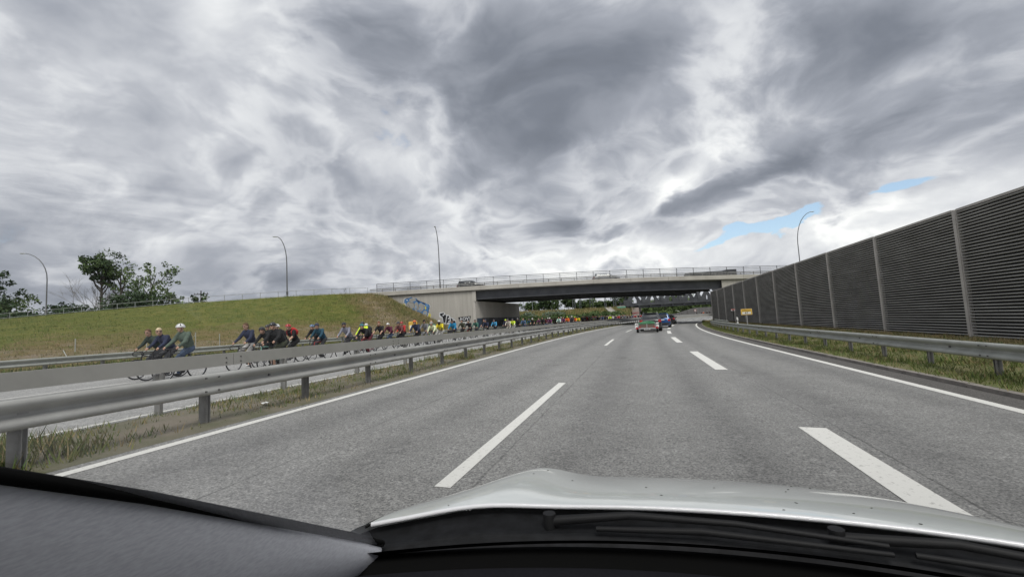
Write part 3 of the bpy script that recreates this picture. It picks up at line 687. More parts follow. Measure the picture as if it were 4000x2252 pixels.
# ------------------------------------------------------------------ signs
YEL=mat('sign_yellow',(.70,.40,.03),.5); YEL2=mat('sign_yellow_pale',(.78,.56,.12),.5); WHT=mat('sign_white',(.80,.80,.78),.5); GRY=mat('sign_back',(.45,.45,.45),.5,.3); AMB=mat('sign_amber',(.42,.20,.01),.6); BLK=mat('matt_black',(.012,.012,.013),.6)
RED=mat('signal_red',(.55,.02,.02),.5); REDS=mat('sign_red_pale',(.65,.16,.12),.5)
def rrect(w,h,r,n=4):
    o=[]
    for cx,cy,a in ((w/2-r,h/2-r,0),(-w/2+r,h/2-r,90),(-w/2+r,-h/2+r,180),(w/2-r,-h/2+r,270)):
        for k in range(n+1): q=R(a+90*k/n); o.append((cx+r*math.cos(q),cy+r*math.sin(q)))
    return o
def plate(name,w,h,r,y,m,par,z=0,x=0,th=.004):      # upright plate facing -y
    pl=rrect(w,h,r); b=MB(); n=len(pl); vs=[(p[0]+x,y,p[1]+z) for p in pl]+[(p[0]+x,y+th,p[1]+z) for p in pl]
    b.add(vs,[tuple(range(n)),tuple(range(n,2*n))[::-1]]+[((i+1)%n,i,n+i,n+(i+1)%n) for i in range(n)]); return b.build(name,m,par)
def yellow_sign(loc,rz,txt,w,h,ph,lab):
    o=thing('yellow_road_sign',lab,'road sign',loc,rz,'small yellow roadside signs'); zc=ph+h/2
    b=MB(); b.tube([(0,.03,-.3),(0,.03,ph+h*.8)],.03,8); b.build('pole',GRY,o)
    bp=plate('back_plate',w,h,.05,0,GRY,o,zc,th=.02); plate('border',w-.03,h-.03,.045,-.004,YEL,o,zc); plate('field',w-.10,h-.10,.03,-.008,YEL2,o,zc)
    plate('number_panel',w-.20,h*.34,.01,-.012,WHT,o,zc-h*.18)
    for (t,sz,dz,m,bd) in ((txt,h*.36,h*.20,AMB,.006),('8 7',h*.30,-h*.18,BLK,.006)):
        me=text_mesh(t,sz,.0015,bd); me.materials.append(m); q=inst('lettering',me,o,(0,-.016,zc+dz),(R(90),0,0))
    return o
p=P(37.3,7.6); yellow_sign((p[0],p[1],.02),-.15,'KÖLLN',.78,.48,1.05,'small yellow sign with white number panel on a pole before the noise wall')
q=D3(1614,1290,41); yellow_sign((q[0],q[1],.25),.3,'KÖLLN',.80,.75,1.15,'small yellow sign with white number panel at the foot of the bridge embankment')
# delineator
p=P(38.2,7.05); o=thing('delineator_post','white plastic delineator post with slanted black band behind the right guardrail','delineator',(p[0],p[1],-.05))
b=MB(); pr=[(-.06,-.05),(.06,-.05),(.03,.06),(-.03,.06)]
b.prism(pr,0,.62); b.build('body',WHT,o); b=MB(); b.prism([(x*1.04,y*1.04) for x,y in pr],.62,[.80,.70,.70,.80]); b.build('black_band',BLK,o)
b=MB(); b.prism(pr,.70,[1.0,.96,.96,1.0]); b.build('head',WHT,o); b=MB(); b.box((0,-.055,.70),(.035,.01,.14)); b.build('reflector',WHT,o)
p=P(50,8.0); o=thing('red_white_marker','small red and white board on a dark post near the bridge abutment','marker',(p[0]+.3,p[1],.05),-.1)
b=MB(); b.tube([(0,.02,-.2),(0,.02,1.55)],.035,8); b.build('pole',BLK,o); plate('board',.38,.20,.01,0,WHT,o,1.5,th=.015); plate('red_band',.38,.07,.005,-.004,REDS,o,1.555); plate('red_band',.20,.05,.005,-.004,RED,o,1.47)
# thin stakes of an old wire fence on the slope
STK=mat('fence_stake',(.42,.43,.40),.7,.3)
for (x,y,y2,lean,lab) in ((293,1385,1322,0,'thin grey fence stake standing upright alone on the open grass'),(573,1352,1305,0,'thin grey fence stake behind the rider in dark green fleece'),(764,1352,1297,1,'thin fence stake with a slanting brace behind the green jacket rider'),(858,1345,1303,0,'thin pale fence stake on the brown slope before the rider in shorts')):
    d=28+ (x>700)*3; a=D3(x,y,d); t=D3(x,y2,d); o=thing('fence_stake',lab,'fence stake',a,0,'old fence stakes'); h=t[2]-a[2]
    b=MB(); b.tube([(0,0,-1.2),(0,0,h)],.028,6); b.build('stake',STK,o)
    if lean: b=MB(); b.tube([(0,0,h*.85),(-.9,-.2,-.2)],.022,6); b.build('brace',STK,o)
a=D3(262,1390,26); o=thing('fence_stake','fallen slanted fence stake leaning in the grass of the slope','fence stake',a,0,'old fence stakes'); b=MB(); b.tube([(.35,0,-.5),(-.35,0,.35)],.025,6); b.build('stake',STK,o)
# white litter on the median
a=P(6.2,-6.35,.25); b=MB(); b.grid([[(x*.03,y*.025,.02+.03*random.random()) for x in range(-2,3)] for y in range(-2,3)],sm=False); o=b.build('litter',WHT); o.location=a; tag(o,'crumpled white paper scrap lying in the dirt under the guardrail','litter')
# ------------------------------------------------------------------ trees and bushes
BARK=mat('bark',(.09,.075,.06),.95,var=.3,vscale=6); 
LEAF=[mat('leaf_mid',(.065,.105,.030),.8,var=.3,vscale=1.2),mat('leaf_dark',(.030,.058,.018),.8,var=.3,vscale=1.2),mat('leaf_light',(.105,.155,.045),.8,var=.25,vscale=1.2),mat('leaf_grey',(.13,.17,.115),.8,var=.25,vscale=1.2)]
def leaves(name,cl,n,size,ms,parent,org):
    cl=np.array(cl); k=RNG.integers(0,len(cl),n); d=RNG.normal(0,1,(n,3)); d/=np.linalg.norm(d,axis=1)[:,None]; d*=RNG.uniform(.25,1.,n)[:,None]**.6
    c=cl[k,:3]+d*cl[k,3:4]*np.array([1,1,.75])-np.array(org)
    a=RNG.normal(0,1,(n,3)); a/=np.linalg.norm(a,axis=1)[:,None]; bb=RNG.normal(0,1,(n,3)); bb-=a*(a*bb).sum(1)[:,None]; bb/=np.linalg.norm(bb,axis=1)[:,None]
    s=size*RNG.uniform(.6,1.4,n)[:,None]
    v=np.stack([c-a*s,c+bb*s*.55,c+a*s,c-bb*s*.55],1).reshape(-1,3)
    mi=(k*7%len(ms)) if len(ms)>1 else np.zeros(n,int)
    return npmesh(name,v,np.arange(n*4).reshape(-1,4),ms,parent,None,mi)
def tree(base,h,rad,lab,n=2600,size=.28,ms=None,cat='tree',grp='trees and bushes',trunk=.35,nb=12,low=.3,name='tree',lean=0,flat=1.,density=1.,clumpr=.24):
    o=thing(name,lab,cat,base,0,grp); ms=ms or LEAF[:2]
    b=MB(); tip=Vector((lean*h*.15,0,h*.85)); b.tube([(0,0,-1.0),(lean*.02*h,0,h*.3),(lean*.08*h,0,h*.6),tip],[h*.022+.02,h*.017+.01,h*.010,.02],7)
    cl=[]
    for i in range(nb):
        t=low+(1-low)*(i+.5)/nb*.95; an=i*2.4+random.uniform(-.4,.4); rr=rad*random.uniform(.45,1.)*math.sqrt(max(.15,1-((t-.55)/.55)**2)); p0=Vector((lean*h*.12*t,0,h*t*.72)); p1=Vector((lean*h*.15*t+math.cos(an)*rr,math.sin(an)*rr,h*(t*.82+.14)*flat))
        mid=(p0+p1)/2+Vector((0,0,-.04*h)); b.tube([p0,mid,p1],[h*.008+.008,h*.005+.006,.012],5)
        for q in range(3):
            w=p1+Vector((random.gauss(0,rad*.18),random.gauss(0,rad*.18),random.gauss(0,h*.04))); cl.append((w.x,w.y,w.z,rad*clumpr*random.uniform(.6,1.35)))
        m_=p0.lerp(p1,.6); cl.append((m_.x,m_.y,m_.z+.02*h,rad*clumpr*.8))
    b.build('trunk',BARK,o)
    leaves('crown',cl,n,size,ms,o,(0,0,0))
    return o
def bush(base,rx,h,lab,n=1500,size=.22,ms=None,grp='bushes',name='bush'):
    o=thing(name,lab,'bush',base,0,grp); cl=[]; b=MB()
    for i in range(9):
        an=i*2.4; r=rx*.62*math.sqrt(i/9); z=h*(.35+.45*(1-(r/rx)**2)*random.uniform(.6,1)); x,y=r*math.cos(an),r*math.sin(an)
        cl.append((x,y,z,rx*.42)); cl.append((x,y,z*.45,rx*.40)); b.tube([(x*.2,y*.2,-.6),(x*.6,y*.6,z*.5),(x,y,z)],[.06,.04,.015],5)
    b.build('stems',BARK,o); leaves('foliage',cl,n,size,ms or LEAF[:2],o,(0,0,0)); return o
def bare(base,h,lab):
    o=thing('bare_tree',lab,'tree',base,0,'trees and bushes'); b=MB(); tw=mat('pale_twig',(.20,.185,.17),.9)
    def br(p,d,l,r,dep):
        q=p+d*l; b.tube([p,(p+q)/2+Vector((random.gauss(0,.03*l),random.gauss(0,.03*l),0)),q],[r,r*.8,r*.55],5,cap=False)
        if dep>0:
            for _ in range(3 if dep>1 else 4):
                d2=(d+Vector((random.gauss(0,.38),random.gauss(0,.38),random.gauss(.12,.2)))).normalized(); br(p.lerp(q,random.uniform(.55,1)),d2,l*random.uniform(.5,.8),r*.55,dep-1)
    for i in range(4): br(Vector((random.gauss(0,.4),random.gauss(0,.4),-.6)),Vector((random.gauss(0,.22),random.gauss(0,.2),1)).normalized(),h*.40,.10,4)
    b.build('branches',tw,o); return o
def on(x,y,d,z=None): p=D3(x,y,d); return (p[0],p[1],p[2] if z is None else z)
# cluster behind the embankment crest, left
T=LEAF
tree(on(395,1215,88,2.0),18.4,3.5,'tall tree with bare lower trunk and rounded dense crown in the cluster behind the crest',2600,.26,[T[0],T[1]],low=.72,clumpr=.30)
tree(on(470,1215,90,2.0),17.4,3.6,'airy tree with sparse leaves standing second in the cluster behind the crest',1000,.24,[T[0],T[2]],low=.60,clumpr=.22)
tree(on(560,1215,86,2.0),15.6,4.6,'wide airy tree leaning right at the end of the cluster behind the crest',1500,.25,[T[0],T[2]],low=.38,lean=1.5,clumpr=.20)
tree(on(640,1215,86,2.5),9.0,3.6,'low drooping leafy tree at the far right of the crest cluster',1500,.26,[T[0],T[2]],low=.25,lean=1,clumpr=.22)
bare(on(355,1222,86,3.0),14.5,'leafless pale tree with thin upright twigs beside the tall dense tree')
bare(on(455,1222,87,3.0),12.5,'leafless pale tree with thin twigs between the two airy trees')
bush(on(520,1205,80,5.0),5.2,6.6,'big round dark green bush in front of the tree cluster',3200,.24,[T[1]])
bush(on(455,1212,80,5.0),3.4,4.2,'dark green bush at the foot of the leafless tree',1600,.22,[T[1]])
bush(on(275,1212,82,4.2),4.6,5.9,'rounded dark bush left of the leafless tree behind the railing',2600,.24,[T[1],T[0]])
tree(on(222,1215,84,3.2),7.4,1.6,'slim small dark tree beside the rounded bush',800,.22,[T[1]],low=.2)
tree(on(0,1215,90,1.5),12.5,5.5,'light green leafy tree beside the street lamp on the crest',2800,.28,[T[0],T[2]],low=.25,clumpr=.26)
tree(on(-45,1215,86,2.0),15.5,4.0,'dark tree whose branch tips hang beside the light green tree',1800,.28,[T[1]],low=.3)
bush(on(40,1222,80,3.8),5.0,5.6,'dark bush beneath the light green tree',2200,.24,[T[1],T[0]])
bush(on(110,1222,80,4.2),3.2,4.4,'dark bush behind the railing beside the street lamp foot',1300,.22,[T[1]])
bush(on(722,1190,84,5.2),3.0,4.2,'low bush behind the embankment railing next to a small tree',1200,.22,[T[1],T[0]])
tree(on(772,1185,88,4.5),6.5,2.0,'small conical tree beside the wooden power pole',1000,.22,[T[0],T[1]],low=.15)
# wooden power pole
a=on(785,1180,100,4.5); o=thing('power_pole','wooden power pole with crossarm beyond the embankment','power pole',a,.25); WD=mat('tarred_wood',(.07,.06,.055),.9)
b=MB(); b.tube([(0,0,-1),(0,0,8.4)],[.17,.12],8); b.build('pole',WD,o); b=MB(); b.box((0,0,7.6),(3.4,.16,.18)); b.build('crossarm',WD,o)
for x in (-1.5,-.8,.8,1.5): b=MB(); b.tube([(x,0,7.68),(x,0,7.95)],.06,6); b.build('insulator',WD,o)
a=on(1348,1140,100,4.0); o=thing('lattice_mast','short lattice mast behind the embankment railing near the bridge','mast',a,0); b=MB()
for x in (-.25,.25): b.tube([(x,0,0),(x,0,7.6)],.06,4)
for k in range(9): b.tube([(-.25,0,k*.85),(.25,0,k*.85+.85)],.035,4)
b.build('lattice',plain((.22,.23,.24),.6),o)
# ------------------------------------------------------------------ railway embankment seen under the bridge
RB=[(2000,1218),(2090,1214),(2170,1212),(2250,1207),(2330,1204),(2400,1200),(2462,1198)]
b=MB(); rows=[]
for x in np.linspace(1930,2466,60):
    y=np.interp(x,[p[0] for p in RB],[p[1] for p in RB]); c=np.array(D3(x,y,158)); s_,u_=su_of(c[0],c[1]); 
    fo_=atD(x,1246,132); s2,u2=su_of(fo_[0],fo_[1]); t0=np.array(P(s2,min(u2,-23.6),.25)); 
    row=[]
    for t in np.linspace(0,1,16):
        p=t0+(c-t0)*t; p[2]=t0[2]+(c[2]-t0[2])*t**1.1+.25*mn.noise(Vector((p[0]*.3,p[1]*.3,1)))*math.sin(math.pi*t); row.append(tuple(p))
    row.append((c[0]-4,c[1]+14,c[2])); row.append((c[0]-8,c[1]+30,-.6)); rows.append(row)
b.grid(rows); re_=b.build('railway_embankment',GRASSM,kind='structure')
at=re_.data.attributes.new('dry','FLOAT','POINT'); vals=[]
for r_ in rows: vals+= [.12+.5*min(1,max(0,(k-5)/8)) for k in range(len(r_))]
at.data.foreach_set('value',np.array(vals,np.float32))
pos=[];mi=[];hh=[]
for _ in range(9000):
    r_=random.choice(rows); k=random.uniform(0,15); i=int(k); q=np.array(r_[i])+(np.array(r_[i+1])-np.array(r_[i]))*(k-i)+np.array([random.gauss(0,.8),0,0]); pos.append(q); mi.append(2 if random.random()<.05+.035*k else (0 if random.random()<.6 else 1)); hh.append(random.uniform(.3,.9))
tufts('railway_slope_grass',pos,np.array(hh),.07,BL,4,.3,mi=np.array(mi))['label']='rough green and brown grass on the railway embankment beyond the bridge'
k=0
for x in np.arange(2050,2460,15.):   # shrubs along its foot
    p=atD(x+random.uniform(-8,8),1238,random.uniform(122,136)); s_,u_=su_of(p[0],p[1]); p=P(s_,min(u_,-24.5)); light=(k in (1,6,9)); k+=1
    bush((p[0],p[1],.3),random.uniform(2.2,3.6),random.uniform(2.4,3.6)+(1.6 if light else 0),('pale grey-green bushy shrub' if light else 'mid green shrub')+' at the foot of the railway embankment',900,.26,[T[3],T[2]] if light else [T[0],T[2]],'shrubs below the railway')
for (x,h,r_,ms,lab) in ((2075,3.6,3.4,[T[0],T[1]],'low bushy tree on the railway crest nearest the bridge abutment'),(2122,5.2,2.4,[T[1]],'dark small tree on the railway crest beside a gap'),(2160,5.2,3.6,[T[0],T[1]],'rounded tree in the middle of the railway crest row'),(2222,6.6,2.8,[T[0],T[1]],'tallest dense tree of the railway crest row'),(2262,3.4,3.0,[T[1],T[0]],'low tree behind a lattice mast on the railway crest'),(2300,3.8,3.4,[T[0],T[2]],'low light green tree on the railway crest'),(2350,2.8,3.0,[T[0],T[1]],'small shrub-like tree on the railway crest by the concrete chute'),(2395,3.0,2.4,[T[0],T[1]],'small tree on the railway crest beyond the concrete chute'),(2438,8.0,4.2,[T[0],T[1]],'large spreading tree left of the truss railway bridge')):
    y=np.interp(x,[p[0] for p in RB],[p[1] for p in RB]); q=D3(x,y,163); tree((q[0],q[1],q[2]-.4),h,r_,lab,1500,.34,ms,low=.15,grp='trees on the railway embankment',clumpr=.34)
MST=mat('mast_steel',(.20,.22,.23),.6,.3)
for i,(x,w,lab) in enumerate(((2041,1.5,'tall wide lattice pylon just beyond the bridge abutment'),(2081,.0,'plain slim pole next to the wide lattice pylon'),(2243,.95,'lattice railway mast behind the tallest crest tree'),(2268,.55,'slim lattice railway mast between the crest trees'),(2312,1.15,'paired lattice railway mast above the light green tree'),(2366,.55,'slim lattice railway mast near the concrete chute'),(2402,.95,'lattice railway mast beside the large spreading tree'))):
    y=np.interp(x,[p[0] for p in RB],[p[1] for p in RB]); q=D3(x,y,160); o=thing('railway_mast',lab,'mast',(q[0],q[1],q[2]-.5),.27,'railway masts'); b=MB(); h=9.5 if i!=0 else 11
    if w==0: b.tube([(0,0,-.5),(0,0,h)],[.14,.10],8)
    else:
        for sx in (-1,1):
            for sy in (-1,1): b.tube([(sx*w/2,sy*.25,-.5),(sx*w/2*(.55 if i==0 else .9),sy*.2,h)],.06,4)
        n=int(h/ .9)
        for k in range(n):
            z=k*.9; f0=1-(.45 if i==0 else .1)*z/h; b.tube([(-w/2*f0,-.22,z),(w/2*f0,-.22,z+.9)],.035,4); b.tube([(w/2*f0,.22,z),(-w/2*f0,.22,z+.9)],.035,4)
    b.build('shaft',MST,o)
    b=MB(); b.tube([(0,0,h-1.2),(2.6,-.3,h-.6)],.05,5); b.build('bracket',MST,o)
# concrete chute on the slope
b=MB(); i0=int((2388-1930)/536*59)
pa=np.array(rows[i0][14]); pb=np.array(rows[i0+1][4]); pa[0]-=1.
for (dx,w,h) in ((0,1.7,.45),(-.9,.2,.65),(.9,.2,.65)):
    vs=[]
    for q in (pa,pb+np.array([1.5,0,0])):
        for ex in (-w/2,w/2):
            for ez in (-.3,h): vs.append((q[0]+dx+ex,q[1],q[2]+ez))
    b.add(vs,[(0,1,3,2),(4,6,7,5),(1,5,7,3),(0,4,5,1),(2,3,7,6),(0,2,6,4)])
o=b.build('drainage_chute',mat('chute_concrete',(.36,.34,.31),.9,var=.2)); tag(o,'pale concrete drainage chute running down the railway embankment','chute')
# ------------------------------------------------------------------ truss railway bridge
TB=thing('truss_railway_bridge','dark grey steel truss railway bridge behind the road bridge','bridge',(5,163,0)); to=(5,163,0)
TS=mat('truss_paint',(.075,.078,.086),.55,.2,var=.25,vscale=.7)
A0=np.array(D3(2452,1184,155)); A1=np.array(D3(2797,1162,155)); td=(A1-A0)[:2]; tl=np.linalg.norm(td); td/=tl; tn=np.array([-td[1],td[0]])
def T3(a,b_,z): q=A0[:2]+td*a+tn*b_; return (float(q[0]),float(q[1]),z)
def beam(b,p,q,w,h):
    p=Vector(p);q=Vector(q); d=(q-p); L=d.length; r=d.to_track_quat('X','Z').to_matrix(); b.box(tuple((p+q)/2),(L,w,h),0,r)
for bb in (0,6.5):
    for (z,h,nm) in ((5.75,.95,'bottom_chord'),(11.8,.7,'top_chord')):
        b=MB(); beam(b,T3(-1 if z<6 else 3,bb,z),T3(46 if z<6 else 42,bb,z),.6,h); b.build(nm,TS,TB,to)
    n=7
    for k in range(n):
        a=k*6.6; b=MB(); beam(b,T3(a,bb,6.),T3(a+3.3,bb,11.7),.55,1.25); b.build('diagonal',TS,TB,to)
        b=MB(); beam(b,T3(a+3.3,bb+.0,11.7),T3(a+6.6,bb+.0,6.),.50,1.05); b.build('diagonal',TS,TB,to)
        b=MB(); b.box(T3(a,bb-.02,6.6),(3.0,.62,1.5),0,Matrix.Rotation(math.atan2(td[1],td[0]),3,'Z')); b.build('gusset_plate',TS,TB,to)
b=MB()
for a in np.arange(0,45,4.): beam(b,T3(a,0,5.0),T3(a,6.5,5.0),.4,.75)
beam(b,T3(-1,.8,4.75),T3(46,.8,4.75),.35,.7); beam(b,T3(-1,5.6,4.75),T3(46,5.6,4.75),.35,.7)
b.build('floor_beams',TS,TB,to); b=MB(); 
vs=[T3(-1,-.2,5.30),T3(46,-.2,5.30),T3(46,6.7,5.30),T3(-1,6.7,5.30)]; b.prism([v[:2] for v in vs],5.30,5.42); b.build('deck_plate',TS,TB,to)
b=MB()   # cable trough and walkway railing on the near side
for z in (7.3,6.8): beam(b,T3(-1,-.9,z),T3(46,-.9,z),.06,.06)
b.build('walkway_rail',TS,TB,to)
STN=mat('pier_stone',(.36,.30,.27),.9,col2=(.26,.22,.20),vscale=.6,stretch=(1,1,.3))
b=MB(); c0=T3(1.2,-.5,0); c1=T3(3.6,-.5,0); c2=T3(8.2,12,0); c3=T3(1.2,12,0); b.prism([c0[:2],c1[:2],c2[:2],c3[:2]],-.4,4.55); b.build('abutment',STN,TB,to)
b=MB(); c0=T3(-4,-.2,0); c1=T3(-.9,-.2,0); b.prism([c0[:2],c1[:2],T3(-.9,.2,0)[:2],T3(-4,.2,0)[:2]],4.3,[5.5,5.6,5.6,5.5]); b.build('parapet',STN,TB,to)
me=text_mesh('TAKESTO',.72,.01,.02); me.materials.append(plain((.08,.52,.36))); q=T3(-2.4,-.28,4.95); inst('graffiti_letter',me,TB,(q[0]-to[0],q[1]-to[1],q[2]),(R(90),0,math.atan2(td[1],td[0])))
me=text_mesh('HOTT',.82,.01,.02); me.materials.append(plain((.36,.05,.06))); q=T3(2.4,-.56,2.6); inst('graffiti_letter',me,TB,(q[0]-to[0],q[1]-to[1],q[2]),(R(90),0,math.atan2(td[1],td[0])))
b=MB(); c0=T3(44,-.5,0); b.prism([T3(40.5,-.5,0)[:2],T3(48,-.5,0)[:2],T3(48,10,0)[:2],T3(42,10,0)[:2]],-.4,4.5); b.build('abutment',STN,TB,to)
# ------------------------------------------------------------------ far side of the curve: noise barrier, trees, boat
FB=mat('far_barrier',(.125,.12,.118),.9,var=.12,vscale=.4)
fb=thing('far_noise_barrier','long dark grey noise barrier on the outer side of the distant curve','noise barrier',P(200,-24,0)); fo2=P(200,-24,0)
s=150
while s<318:
    h=np.interp(s,[150,186,206,330],[1.5,1.7,3.9,4.6]); h2=np.interp(s+6,[150,186,206,330],[1.5,1.7,3.9,4.6])
    b=MB(); p=[P(s+.06,-24.2),P(s+5.94,-24.2),P(s+5.94,-24.0),P(s+.06,-24.0)]; b.prism([q[:2] for q in p],-.2,[h,h2,h2,h]); b.build('panel',FB,fb,fo2)
    b=MB(); q=P(s,-23.95); b.box((q[0],q[1],(h+.1)/2),(.2,.2,h+.2)); b.build('post',FB,fb,fo2); s+=6
mb=thing('concrete_median_barrier','low pale concrete barrier between the carriageways in the distant curve','barrier',P(150,-7,0)); fo3=P(150,-7,0); s=100
CB=mat('barrier_concrete',(.36,.35,.33),.9,var=.15)
while s<310:
    b=MB(); rows=[[P(q,-7-.30,.0),P(q,-7-.12,.35),P(q,-7-.10,1.0),P(q,-7+.10,1.0),P(q,-7+.12,.35),P(q,-7+.30,.0)] for q in (s+.02,s+3,s+5.98)]; b.grid(rows,sm=False,flip=False); b.build('segment',CB,mb,fo3); s+=6
k=0
for s in np.arange(190,330,7.):
    u=-29-random.uniform(0,9); p=P(s,u); tree((p[0],p[1],-.2),random.uniform(7,11.5),random.uniform(3.6,5),'%s green tree behind the far noise barrier'%('light' if k%2 else 'mid'),1500,.42,[T[2],T[0]] if k%2 else [T[0],T[2]],low=.1,grp='trees behind the far barrier',clumpr=.34); k+=1
for s in np.arange(150,195,6.):
    p=P(s,-27-random.uniform(0,4)); bush((p[0],p[1],-.2),3.2,3.4,'bright green shrub behind the low end of the far barrier',1000,.34,[T[2],T[0]],'shrubs behind the far barrier')
for k in range(24):   # trees that close the view beyond everything
    an=R(-62+k*4.6); d=random.uniform(330,430); p=(math.sin(an)*d,math.cos(an)*d,-.5); tree(p,random.uniform(9,14),random.uniform(6,9),'distant tree in the hazy row beyond the motorway',700,.9,[T[0],T[1]],low=.1,grp='distant trees',clumpr=.4)
for i,(x,d,h) in enumerate(((2520,215,9),(2538,230,10),(2556,222,9),(2574,236,10),(2592,225,9),(2608,240,10),(2628,232,10))):
    q=atD(x,1236,d); tree((q[0],q[1],-.4),h,5.2,['full light green tree in the gap beside the truss bridge abutment','full mid green tree in the gap beside the truss bridge abutment'][i%2],1700,.45,[T[2],T[0]] if i%2==0 else [T[0],T[2]],low=.05,grp='trees in the gap under the truss bridge',clumpr=.36)
p=P(196,-31); o=thing('tank_trailer','white rounded vehicle parked beyond the low end of the far barrier','vehicle',(p[0],p[1],0),.3)
b=MB(); b.ell((0,0,2.5),(4.6,1.3,.95),n=14,m=8); b.build('tank',WHT,o); b=MB(); b.box((0,0,1.3),(8,2.2,.5)); b.build('chassis',GRY,o)
for x in (-3,-1.8,2.8):
    b=MB(); b.tube([(x,-1.1,.5),(x,1.1,.5)],.5,12); b.build('wheel',BLK,o)
p=P(204,-23.2); o=thing('speed_sign','round red-rimmed traffic sign before the far noise barrier','road sign',(p[0],p[1],.1),-RD(204)); b=MB(); b.tube([(0,.04,0),(0,.04,2.5)],.04,6); b.build('pole',GRY,o)
pl=elp(0,0,.42,.42,20)
def disc(nm,r,y,m,par,z): 
    b=MB(); b.add([(r*math.cos(2*math.pi*k/20),y,z+r*math.sin(2*math.pi*k/20)) for k in range(20)]+[(r*math.cos(2*math.pi*k/20),y+.015,z+r*math.sin(2*math.pi*k/20)) for k in range(20)],[tuple(range(20)),tuple(range(20,40))[::-1]]+[((k+1)%20,k,20+k,20+(k+1)%20) for k in range(20)]); return b.build(nm,m,par)
disc('rim',.5,0,RED,o,2.6); disc('face',.38,-.006,WHT,o,2.6)
# ------------------------------------------------------------------ vehicles
GLASS=mat('car_glass',(.03,.035,.04),.08,spec=.8); TYRE=mat('tyre_rubber',(.018,.018,.019),.85); RIM=mat('alloy_rim',(.35,.36,.37),.35,.8); PLAS=mat('black_plastic',(.02,.02,.021),.6); LRED=mat('tail_light',(.42,.015,.02),.2,coat=.6); CHR=mat('chrome',(.6,.6,.62),.25,.9)
def paint(n,c): return mat('paint_'+n,c,.35,.25,coat=1.0)
_wheel={}
def wheel_to(o,x,y,r,w=.2):
    k=(r,w)
    if k not in _wheel:
        b=MB(); pr=[(-w/2,r*.62),(-w/2,r*.93),(-w/2+.03,r),(w/2-.03,r),(w/2,r*.93),(w/2,r*.62)]; n=20
        vs=[(a,rr*math.cos(2*math.pi*q/n),rr*math.sin(2*math.pi*q/n)) for q in range(n) for a,rr in pr]; m=len(pr)
        b.add(vs,[(q*m+i,q*m+i+1,((q+1)%n)*m+i+1,((q+1)%n)*m+i) for q in range(n) for i in range(m-1)],0,True)
        t=b.build('tyre',TYRE); tm=t.data; bpy.data.objects.remove(t)
        b=MB(); b.tube([(-w/2+.02,0,0),(w/2-.02,0,0)],r*.63,20,sm=False)
        for q in range(5):
            a=2*math.pi*q/5; b.box((w/2-.015,math.cos(a)*r*.32,math.sin(a)*r*.32),(.02,r*.16,r*.60),0,Matrix.Rotation(a-math.pi/2,3,'X')); b.box((-w/2+.015,math.cos(a)*r*.32,math.sin(a)*r*.32),(.02,r*.16,r*.60),0,Matrix.Rotation(a-math.pi/2,3,'X'))
        t=b.build('rim',RIM); rm=t.data; bpy.data.objects.remove(t); _wheel[k]=(tm,rm)
    tm,rm=_wheel[k]; t=inst('wheel',tm,o,(x,y,r)); inst('rim',rm,t); return t
